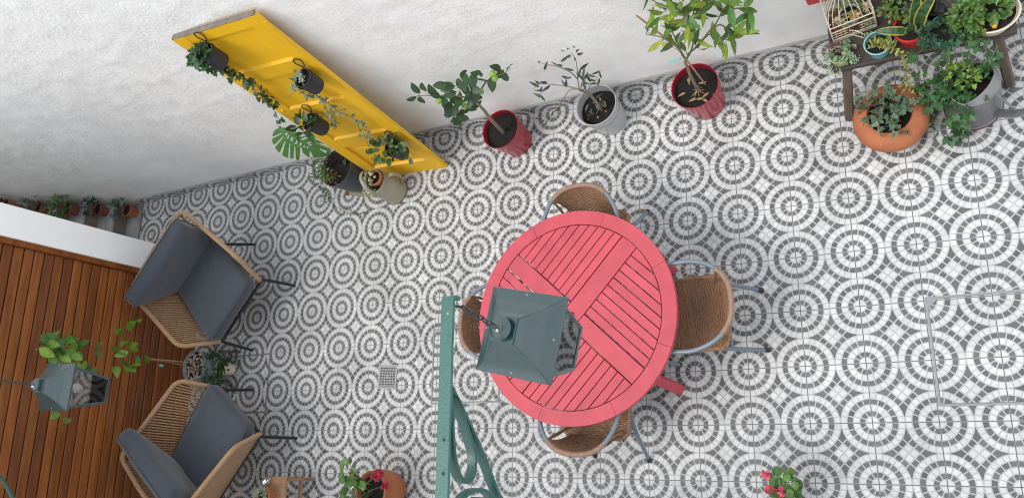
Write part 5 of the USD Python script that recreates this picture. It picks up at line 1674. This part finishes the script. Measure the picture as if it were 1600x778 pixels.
for k, (x, y, z) in enumerate(((-0.062, -0.085, 0.135), (0.0, -0.09, 0.128), (-0.045, -0.095, 0.12))):
    for q in range(5):
        a = q * 2 * PI / 5
        v, f = put_leaf((x, y, z), unit([math.cos(a), math.sin(a), 0.35]), (0, 0, 1), 0.012, 0.010, 'round', rg)
        part(t, 'petal', (v, f), 'petal', smooth=True, tint=(0.75, 0.36, 0.01))

# light green leafy plant spilling over the bench edge
o = on_bench(1512, 50)
t = thing('frilly_green_plant', 'plastic pot of frilly bright green foliage between the cream bowl and the turquoise ivy pot', 'potted plant', o)
make_pot(t, 0.12, 0.07, 0.052, 'dark_plastic', soil=0.01, n=24)
rg = np.random.default_rng(79)
fo = Foliage(rg)
bush(fo, (-0.01, 0.0, 0.17), (0.078, 0.08, 0.09), 300, 0.026, 0.024, 'ivy', (0.10, 0.19, 0.045))
bush(fo, (0.01, -0.07, 0.09), (0.05, 0.035, 0.07), 90, 0.026, 0.024, 'ivy', (0.10, 0.18, 0.04))
fo.joined(t)

# red enamel box on the wall above the bench
A, B = at(1262, 9.5, y=WALL_Y - 0.05), at(1283, 5.0, y=WALL_Y - 0.05)
rb_ = thing('red_wall_box', 'red painted metal box fixed low on the white wall at the end of the bench', 'wall box', ((A[0]), WALL_Y - 0.03, A[2]))
part(rb_, 'case', box((0.09, 0.0, 0.11), (0.18, 0.05, 0.22), 0.008), 'red_metal', smooth=False)
part(rb_, 'flap', box((0.09, -0.028, 0.19), (0.15, 0.006, 0.05), 0.002), 'red_metal', smooth=False)

# ------------------------------------------------------------------ galvanised watering can full of ivy, under the bench
c = at(1521, 166, z=0)
o = np.array([c[0], c[1], 0])
tip = at(1590, 166, z=0.28)
yaw = math.degrees(math.atan2(tip[1] - c[1], tip[0] - c[0]))
t = thing('galvanised_can', 'grey galvanised watering can planted with ivy in front of the bench', 'watering can', o, yaw)
hd = watering_can(t, 'galvanised', 0.135, 0.30, 'rust')
part(t, 'back_handle', tube(spline([(-0.12, 0, 0.27), (-0.185, 0, 0.26), (-0.20, 0, 0.18), (-0.165, 0, 0.10), (-0.13, 0, 0.08)], 6), 0.008, 7), 'galvanised', smooth=True)
rg = np.random.default_rng(81)
fo = Foliage(rg)
inv = rz(-math.radians(yaw))
lw = lambda pts: [inv @ np.asarray(p, float) for p in pts]
part(t, 'soil', lathe([(0.118, 0.255), (0.06, 0.262), (0, 0.265)], 24), 'soil', smooth=True)
for c_, R_, n in (((-0.09, 0.02, 0.31), (0.09, 0.08, 0.06), 40), ((-0.17, 0.0, 0.22), (0.08, 0.09, 0.10), 36)):
    bush(fo, inv @ np.array(c_), R_, n, 0.046, 0.046, 'ivy', (0.045, 0.12, 0.035))
for pts, n in (([(-0.06, 0.0, 0.28), (-0.16, -0.02, 0.30), (-0.24, -0.05, 0.2), (-0.27, -0.08, 0.05)], 34), ([(-0.04, -0.06, 0.28), (-0.10, -0.14, 0.28), (-0.13, -0.19, 0.15), (-0.12, -0.22, 0.02)], 36), ([(0.0, -0.06, 0.29), (-0.05, -0.15, 0.27), (-0.08, -0.19, 0.14), (-0.07, -0.2, 0.04)], 26), ([(-0.05, 0.02, 0.28), (-0.2, 0.06, 0.28), (-0.3, 0.04, 0.15), (-0.33, 0.02, 0.03)], 26), ([(0.03, 0.06, 0.29), (0.08, 0.08, 0.33), (0.12, 0.06, 0.26)], 12)):
    pts = lw(pts)
    cpt = trail(fo, pts, n, 0.048, 0.048, 'ivy', (0.045, 0.125, 0.035), jitter=0.022)
    part(t, 'vine', tube(cpt, 0.002, 5), 'brown_stem', smooth=True)
bush(fo, inv @ np.array((-0.05, 0.02, 0.40)), (0.09, 0.06, 0.05), 70, 0.026, 0.022, 'ivy', (0.17, 0.27, 0.04))
fo.joined(t)

# ------------------------------------------------------------------ squat terracotta jar
o = np.array([2.836, 1.668, 0.0])
t = thing('terracotta_jar', 'squat round terracotta jar planted with pale edged ivy in front of the bench', 'plant pot', o)
jp = spline([(0.105, 0.0), (0.135, 0.014), (0.178, 0.075), (0.196, 0.13), (0.190, 0.170), (0.168, 0.200), (0.140, 0.214), (0.120, 0.218)], 7)
jp = [(r_ + 0.0011 * math.sin(k * 1.9), z_) for k, (r_, z_) in enumerate(jp)]
part(t, 'jar', lathe([(0, 0.0)] + jp + [(0.112, 0.212), (0.110, 0.195), (0.12, 0.18), (0, 0.17)], 56), 'terracotta', smooth=60)
rg = np.random.default_rng(83)
part(t, 'soil', lathe([(0.118, 0.182), (0.06, 0.187), (0, 0.19)], 24), 'soil', smooth=True)
fo = Foliage(rg)
for k in range(16):
    a = k * 2.4 + rg.uniform(-.3, .3)
    r1 = rg.uniform(0.09, 0.19)
    pts = [(0.03 * math.cos(a), 0.03 * math.sin(a), 0.2), (r1 * .6 * math.cos(a), r1 * .6 * math.sin(a), rg.uniform(0.27, 0.31)), (r1 * math.cos(a + .3), r1 * math.sin(a + .3), rg.uniform(0.20, 0.27))]
    cpt = trail(fo, pts, 11, 0.040, 0.034, 'ivy', (0.065, 0.125, 0.065), edge=(0.17, 0.25, 0.15), jitter=0.014)
    part(t, 'stem', tube(cpt, 0.0022, 5), 'brown_stem', smooth=True)
fo.each(t, 'ivy_leaf')

# ------------------------------------------------------------------ climbing plant between the armchairs
c = at(302, 572, z=0.26)
o = np.array([c[0], c[1], 0.0])
t = thing('climbing_plant', 'tall climbing plant on canes in a grey blue pebble topped planter against the timber wall', 'potted plant', o)
rg = np.random.default_rng(91)
make_pot(t, 0.26, 0.135, 0.105, 'vine_planter', soil=0.03)
peb = []
for k in range(150):
    a, r_ = rg.uniform(0, 2 * PI), 0.12 * math.sqrt(rg.uniform())
    m = trimesh.creation.icosphere(1, 1.0)
    v, f = vf(m)
    s_ = rg.uniform(0.006, 0.012)
    v = v * (s_ * np.array([1, rg.uniform(.65, 1), 0.6])) @ rz(rg.uniform(0, 6)).T + [r_ * math.cos(a), r_ * math.sin(a), 0.238 + rg.uniform(0, 0.006)]
    cc_ = np.array([(0.62, 0.52, 0.42), (0.45, 0.30, 0.20), (0.72, 0.68, 0.62), (0.30, 0.22, 0.17)][rg.choice(4)]) * rg.uniform(0.8, 1.1)
    peb.append((v, f, np.tile(cc_, (len(v), 1))))
part(t, 'pebbles', [(v, f) for v, f, _ in peb], 'petal', smooth=True, tint=np.vstack([q for *_, q in peb]), kind='stuff')
sc, ox, oy = 2.61, 0, 480
xx = o[0] - 0.02
P_ = lambda pts, off=0.0: [at(ox + a / sc, oy + b / sc, x=xx + off) - o for a, b in pts]
canes = [P_([(770, 215), (600, 208)], 0.02), P_([(770, 235), (700, 225), (600, 212)], -0.02)]
canes[0][0] = np.array([0.0, 0.03, 0.22])
canes[1][0] = np.array([0.01, -0.02, 0.22])
part(t, 'cane', tube(canes[0], 0.0045, 6), 'cane', smooth=60)
part(t, 'cane', tube(spline(canes[1], 5), 0.0055, 7), 'bark', smooth=True)
anch = []
for b, r0 in (([(600, 210), (560, 208), (470, 180), (380, 168), (300, 160), (240, 175), (200, 160)], 0.004), ([(600, 210), (545, 190), (510, 140), (525, 80), (565, 58)], 0.003), ([(600, 210), (520, 225), (450, 245), (400, 268), (330, 285)], 0.003), ([(300, 160), (255, 130), (235, 95)], 0.0025), ([(330, 285), (260, 350), (235, 430), (225, 470)], 0.0025), ([(240, 175), (180, 150), (155, 165)], 0.002)):
    cpt = spline(P_(b, rg.uniform(-0.01, 0.04)), 6)
    part(t, 'vine', tube(cpt, np.linspace(r0, r0 * .5, len(cpt)), 6), 'brown_stem', smooth=True)
    anch.append(cpt)
fo = Foliage(rg)


def vleaf(lst, L, W, col):
    A_ = np.vstack(anch)
    for px, py in lst:
        c = at(ox + px / sc, oy + py / sc, x=xx + rg.uniform(0.0, 0.11)) - o
        k = np.argmin(((A_ - c) ** 2).sum(1))
        d = unit(c - A_[k] + rg.normal(0, 0.015, 3))
        l = L * rg.uniform(0.8, 1.2)
        cl = col if rg.random() < 0.6 else (0.14, 0.27, 0.03)
        fo.add(c - d * l * .5, d, unit([0.7, -0.1, 0.7] + rg.normal(0, 0.35, 3)), l, W * l / L, 'oval', cl)


vleaf([(235, 100), (180, 150), (155, 165), (210, 150), (275, 130), (230, 190), (250, 180), (310, 200), (330, 150), (190, 185), (215, 215), (265, 205), (290, 130), (240, 150), (205, 120), (255, 150), (285, 185), (320, 205), (235, 215), (180, 130), (300, 170)], 0.108, 0.062, (0.07, 0.17, 0.03))
vleaf([(495, 115), (470, 175), (520, 135), (545, 180), (495, 190), (515, 230), (550, 230), (475, 255), (530, 75), (505, 250), (600, 210), (500, 150), (535, 250), (540, 155), (485, 100), (560, 210)], 0.105, 0.062, (0.10, 0.22, 0.03))
vleaf([(345, 235), (380, 255), (400, 190), (405, 155), (320, 240), (360, 250), (385, 265)], 0.075, 0.042, (0.06, 0.14, 0.035))
vleaf([(225, 440), (270, 460), (230, 485)], 0.082, 0.06, (0.09, 0.20, 0.035))
vleaf([(565, 55), (525, 72)], 0.05, 0.03, (0.13, 0.24, 0.04))
fo.each(t)
cl = at(252, 571, x=xx) - o
part(t, 'cane_clip', box(cl, (0.012, 0.018, 0.035), 0.002), 'clip_teal', smooth=False)

# low bushy plant in a cream pot
c = at(362, 577, z=0.0)
o = np.array([c[0], c[1], 0])
t = thing('bushy_plant', 'low bushy green plant in a small cream pot on the tiles between the armchairs', 'potted plant', o)
make_pot(t, 0.13, 0.062, 0.050, 'cream_glaze', soil=0.012, n=26)
fo = Foliage(np.random.default_rng(92))
bush(fo, (-0.02, 0.0, 0.17), (0.15, 0.135, 0.10), 300, 0.032, 0.023, 'round', (0.048, 0.10, 0.035))
for pts, n in (([(0, 0.03, 0.14), (0.03, 0.1, 0.12), (0.05, 0.14, 0.03), (0.06, 0.15, 0.01)], 24), ([(0, -0.03, 0.14), (0.02, -0.11, 0.13), (0.06, -0.16, 0.03), (0.1, -0.17, 0.01)], 30), ([(0.0, -0.05, 0.14), (-0.04, -0.14, 0.12), (-0.03, -0.19, 0.02)], 26), ([(0.02, 0.04, 0.14), (0.07, 0.06, 0.12), (0.10, 0.07, 0.02)], 14)):
    trail(fo, pts, n, 0.03, 0.022, 'round', (0.05, 0.085, 0.045), jitter=0.015)
fo.joined(t)

# ------------------------------------------------------------------ little folding stool with an ashtray and a pot
o = np.array([-1.555, -0.525, 0.0])
t = thing('wooden_stool', 'small folding wooden stool at the lower edge beside the armchair', 'stool', o)
for k in range(2):
    part(t, 'seat_board', box((-0.0565 + k * 0.113, 0, 0.285 + k * 0.0008), (0.11, 0.36, 0.018), 0.003), 'stool_wood', smooth=False)
for s_ in (-1, 1):
    for k, y in enumerate((0.158, -0.158)):
        part(t, 'leg', beam((s_ * 0.10 + 0.012, y, 0.003), (s_ * 0.10, y, 0.2745), 0.024, 0.032, up=(1, 0, 0), bevel=0.003), 'stool_wood', smooth=False)
    part(t, 'stretcher', box((s_ * 0.105, 0, 0.13), (0.02, 0.288, 0.03), 0.003), 'stool_wood', smooth=False)
for y in (0.158, -0.158):
    part(t, 'side_rail', box((0, y * .999, 0.26), (0.17, 0.022, 0.028), 0.003), 'stool_wood', smooth=False)

p = at(417, 752, z=0.315)
t = thing('metal_ashtray', 'small shiny round metal ashtray on the wooden stool', 'ashtray', (p[0], p[1], 0.2952))
part(t, 'dish', lathe([(0, 0.0), (0.034, 0.0), (0.037, 0.004), (0.037, 0.03), (0.034, 0.036), (0.028, 0.036), (0.024, 0.03), (0.014, 0.026), (0, 0.025)], 32), 'chrome', smooth=50)
part(t, 'lid_knob', lathe([(0, 0.042), (0.005, 0.040), (0.006, 0.03), (0.004, 0.025)], 14), 'chrome', smooth=50)
p = at(413, 775, z=0.37)
t = thing('terracotta_succulent', 'terracotta pot of white flecked small leaved plant on the wooden stool', 'plant pot', (p[0], p[1], 0.2952))
make_pot(t, 0.09, 0.058, 0.042, 'terracotta', rim=0.02, soil=0.012, n=28)
fo = Foliage(np.random.default_rng(93))
bush(fo, (-0.01, 0, 0.10), (0.055, 0.055, 0.035), 110, 0.022, 0.015, 'oval', (0.16, 0.23, 0.12), edge=(0.42, 0.46, 0.34))
fo.joined(t)

# ------------------------------------------------------------------ geraniums
def geranium(t, c, R, n, rng, L, heads, hc, stems=True):
    fo = Foliage(rng)
    for _ in range(n):
        d = rng.normal(0, 1, 3)
        d[2] = abs(d[2]) * 0.7
        p = np.asarray(c) + unit(d) * np.asarray(R) * rng.uniform(0.5, 1)
        dd = unit(d * [1, 1, 0.25] + rng.normal(0, 0.3, 3))
        fo.add(p, dd, unit([0.2, 0.1, 1.0] + rng.normal(0, 0.3, 3)), L * rng.uniform(.7, 1.2), L, 'lobed', (0.075, 0.17, 0.035))
        part(t, 'leaf_stalk', tube(spline([np.asarray(c) * [0.3, 0.3, .62], (np.asarray(c) * [.6, .6, .85] + p) / 2, p + dd * 0.012 - [0, 0, .004]], 3), 0.0016, 4), 'green_stem', smooth=True)
    fo.each(t)
    for h in heads:
        h = np.asarray(h, float)
        st_ = part(t, 'flower_stalk', tube(spline([np.asarray(c) * [.3, .3, .6], (np.asarray(c) + h) / 2 + [0, 0, .03], h], 4), 0.002, 5), 'green_stem', smooth=True)
        for k in range(7):
            q = h + rng.normal(0, 0.013, 3) + [0, 0, 0.008]
            for j in range(5):
                a = j * 2 * PI / 5 + rng.uniform(-.2, .2)
                up = unit([0.4, 0.1, 1] + rng.normal(0, .5, 3))
                Rf = frame(unit(np.cross(up, [0, 1, 0.1])), up)
                d = Rf @ np.array([math.cos(a), math.sin(a), 0.25])
                v, f = put_leaf(q, d, up, 0.018, 0.015, 'round', rng)
                part(st_, 'petal', (v, f), 'petal', smooth=True, tint=rand_tint(rng, hc, 0.2))


o = np.array([-0.645, -0.425, 0.0])
t = thing('geranium_urn', 'bulging terracotta urn with deep red geraniums at the bottom of the picture', 'planter', o)
ur = spline([(0.088, 0.0), (0.10, 0.01), (0.126, 0.07), (0.140, 0.13), (0.138, 0.19), (0.122, 0.24), (0.116, 0.256), (0.126, 0.268), (0.134, 0.278), (0.130, 0.288)], 6)
part(t, 'urn', lathe([(0, 0)] + [tuple(q) for q in ur] + [(0.116, 0.286), (0.108, 0.262), (0.10, 0.25), (0, 0.24)], 48), 'terracotta', smooth=60)
rg = np.random.default_rng(95)
v, f = lathe([(0.107, 0.258), (0.05, 0.264), (0, 0.266)], 28)
part(t, 'soil', (v + np.c_[np.zeros((len(v), 2)), rg.normal(0, .003, len(v))], f), 'soil', smooth=True)
at_ = lambda px, py, z: at(px, py, z=z) - o
geranium(t, (-0.02, -0.045, 0.40), (0.11, 0.10, 0.08), 20, rg, 0.062, [at_(595, 738, 0.42), at_(602, 757, 0.42), at_(588, 742, 0.44)], (0.36, 0.012, 0.035))
geranium(t, at_(545, 735, 0.44) + [0, 0, 0], (0.07, 0.085, 0.05), 15, rg, 0.046, [at_(553, 740, 0.43)], (0.40, 0.02, 0.04))
fo = Foliage(rg)
for pts, n in (([(0.05, 0.08, 0.27), (0.10, 0.16, 0.26), (0.13, 0.20, 0.14)], 40), ([(0.06, 0.07, 0.27), (0.14, 0.13, 0.28), (0.19, 0.16, 0.18)], 40), ([(0.04, 0.09, 0.27), (0.05, 0.18, 0.28), (0.09, 0.22, 0.2)], 36)):
    trail(fo, pts, n, 0.018, 0.006, 'lance', (0.16, 0.19, 0.10), jitter=0.012)
fo.joined(t)

c = at(1226, 800, z=0.24)
o = np.array([c[0], c[1], 0])
t = thing('geranium_pot', 'rough grey pot with bright green leaves and pink geranium flowers at the bottom right', 'plant pot', o)
make_pot(t, 0.24, 0.105, 0.085, 'stone_pot', soil=0.02, rim=0.03, wall_=0.014)
rg = np.random.default_rng(97)
at2 = lambda px, py, z: at(px, py, z=z) - o
geranium(t, at2(1226, 762, 0.36), (0.062, 0.07, 0.05), 34, rg, 0.044, [], (0.5, 0.05, 0.08))
geranium(t, at2(1228, 772, 0.34), (0.05, 0.05, 0.04), 8, rg, 0.05, [at2(1197, 741, 0.38), at2(1203, 764, 0.36), at2(1219, 767, 0.37)], (0.62, 0.10, 0.15))

# ------------------------------------------------------------------ pots on the steps
spec = [(212, 328, 0, 0.066, 0.115, 'terracotta', 'lowest terracotta pot on the steps, with a blue green round leaved succulent', 'round', (0.06, 0.12, 0.085), 0.05, 0.040, 30, (0.11, 0.10, 0.10)),
        (168, 328, 1, 0.062, 0.105, 'terracotta_dark', 'reddish pot on the steps with a dark bushy plant, second from the bottom', 'oval', (0.022, 0.05, 0.026), 0.035, 0.02, 80, (0.10, 0.09, 0.10)),
        (116, 318, 2, 0.068, 0.11, 'terracotta_dark', 'brownish pot on the steps with bright green ferny leaves, middle of the row', 'lance', (0.07, 0.17, 0.035), 0.085, 0.02, 90, (0.12, 0.11, 0.12)),
        (68, 312, 3, 0.060, 0.10, 'terracotta_dark', 'dull red pot on the steps with sparse olive leaves, second from the top', 'oval', (0.06, 0.09, 0.035), 0.035, 0.022, 40, (0.10, 0.08, 0.09)),
        (38, 308, 4, 0.075, 0.13, 'terracotta', 'uppermost terracotta pot on the steps, with dark purplish upright stems', 'round', (0.035, 0.04, 0.045), 0.04, 0.034, 26, (0.08, 0.08, 0.14))]
for k, (px, py, lv, r_, h_, m_, lab, kd, col, L, W, n, RR) in enumerate(spec):
    z0 = 0.005 if lv == 0 else RI * lv + 0.0035
    p = at(px, py, z=z0)
    xm = SX - TR * lv - TR / 2
    t = thing('pot_on_steps', lab, 'plant pot', (xm + 0.02 * (1 if lv == 0 else 0.5), min(p[1], WALL_Y - r_ - 0.03), z0), 0, group=None)
    make_pot(t, h_, r_, r_ * 0.74, m_, rim=0.022, soil=0.012, n=28)
    rg = np.random.default_rng(110 + k)
    fo = Foliage(rg)
    bush(fo, (0, 0, h_ + 0.055), RR, n, L, W, kd, col)
    if lv == 4:
        for q in range(3):
            e = np.array([rg.uniform(-.08, .02), rg.uniform(-.03, .07), 0.36 + .05 * q])
            cpt = trail(fo, [(0, 0, h_), e * [.5, .5, .6], e], 14, 0.036, 0.03, 'round', (0.035, 0.04, 0.045))
            part(t, 'stem', tube(cpt, 0.003, 5), 'brown_stem', smooth=True)
    fo.joined(t)
tag(stage.GetPrimAtPath('/World/sky'), kind='structure')
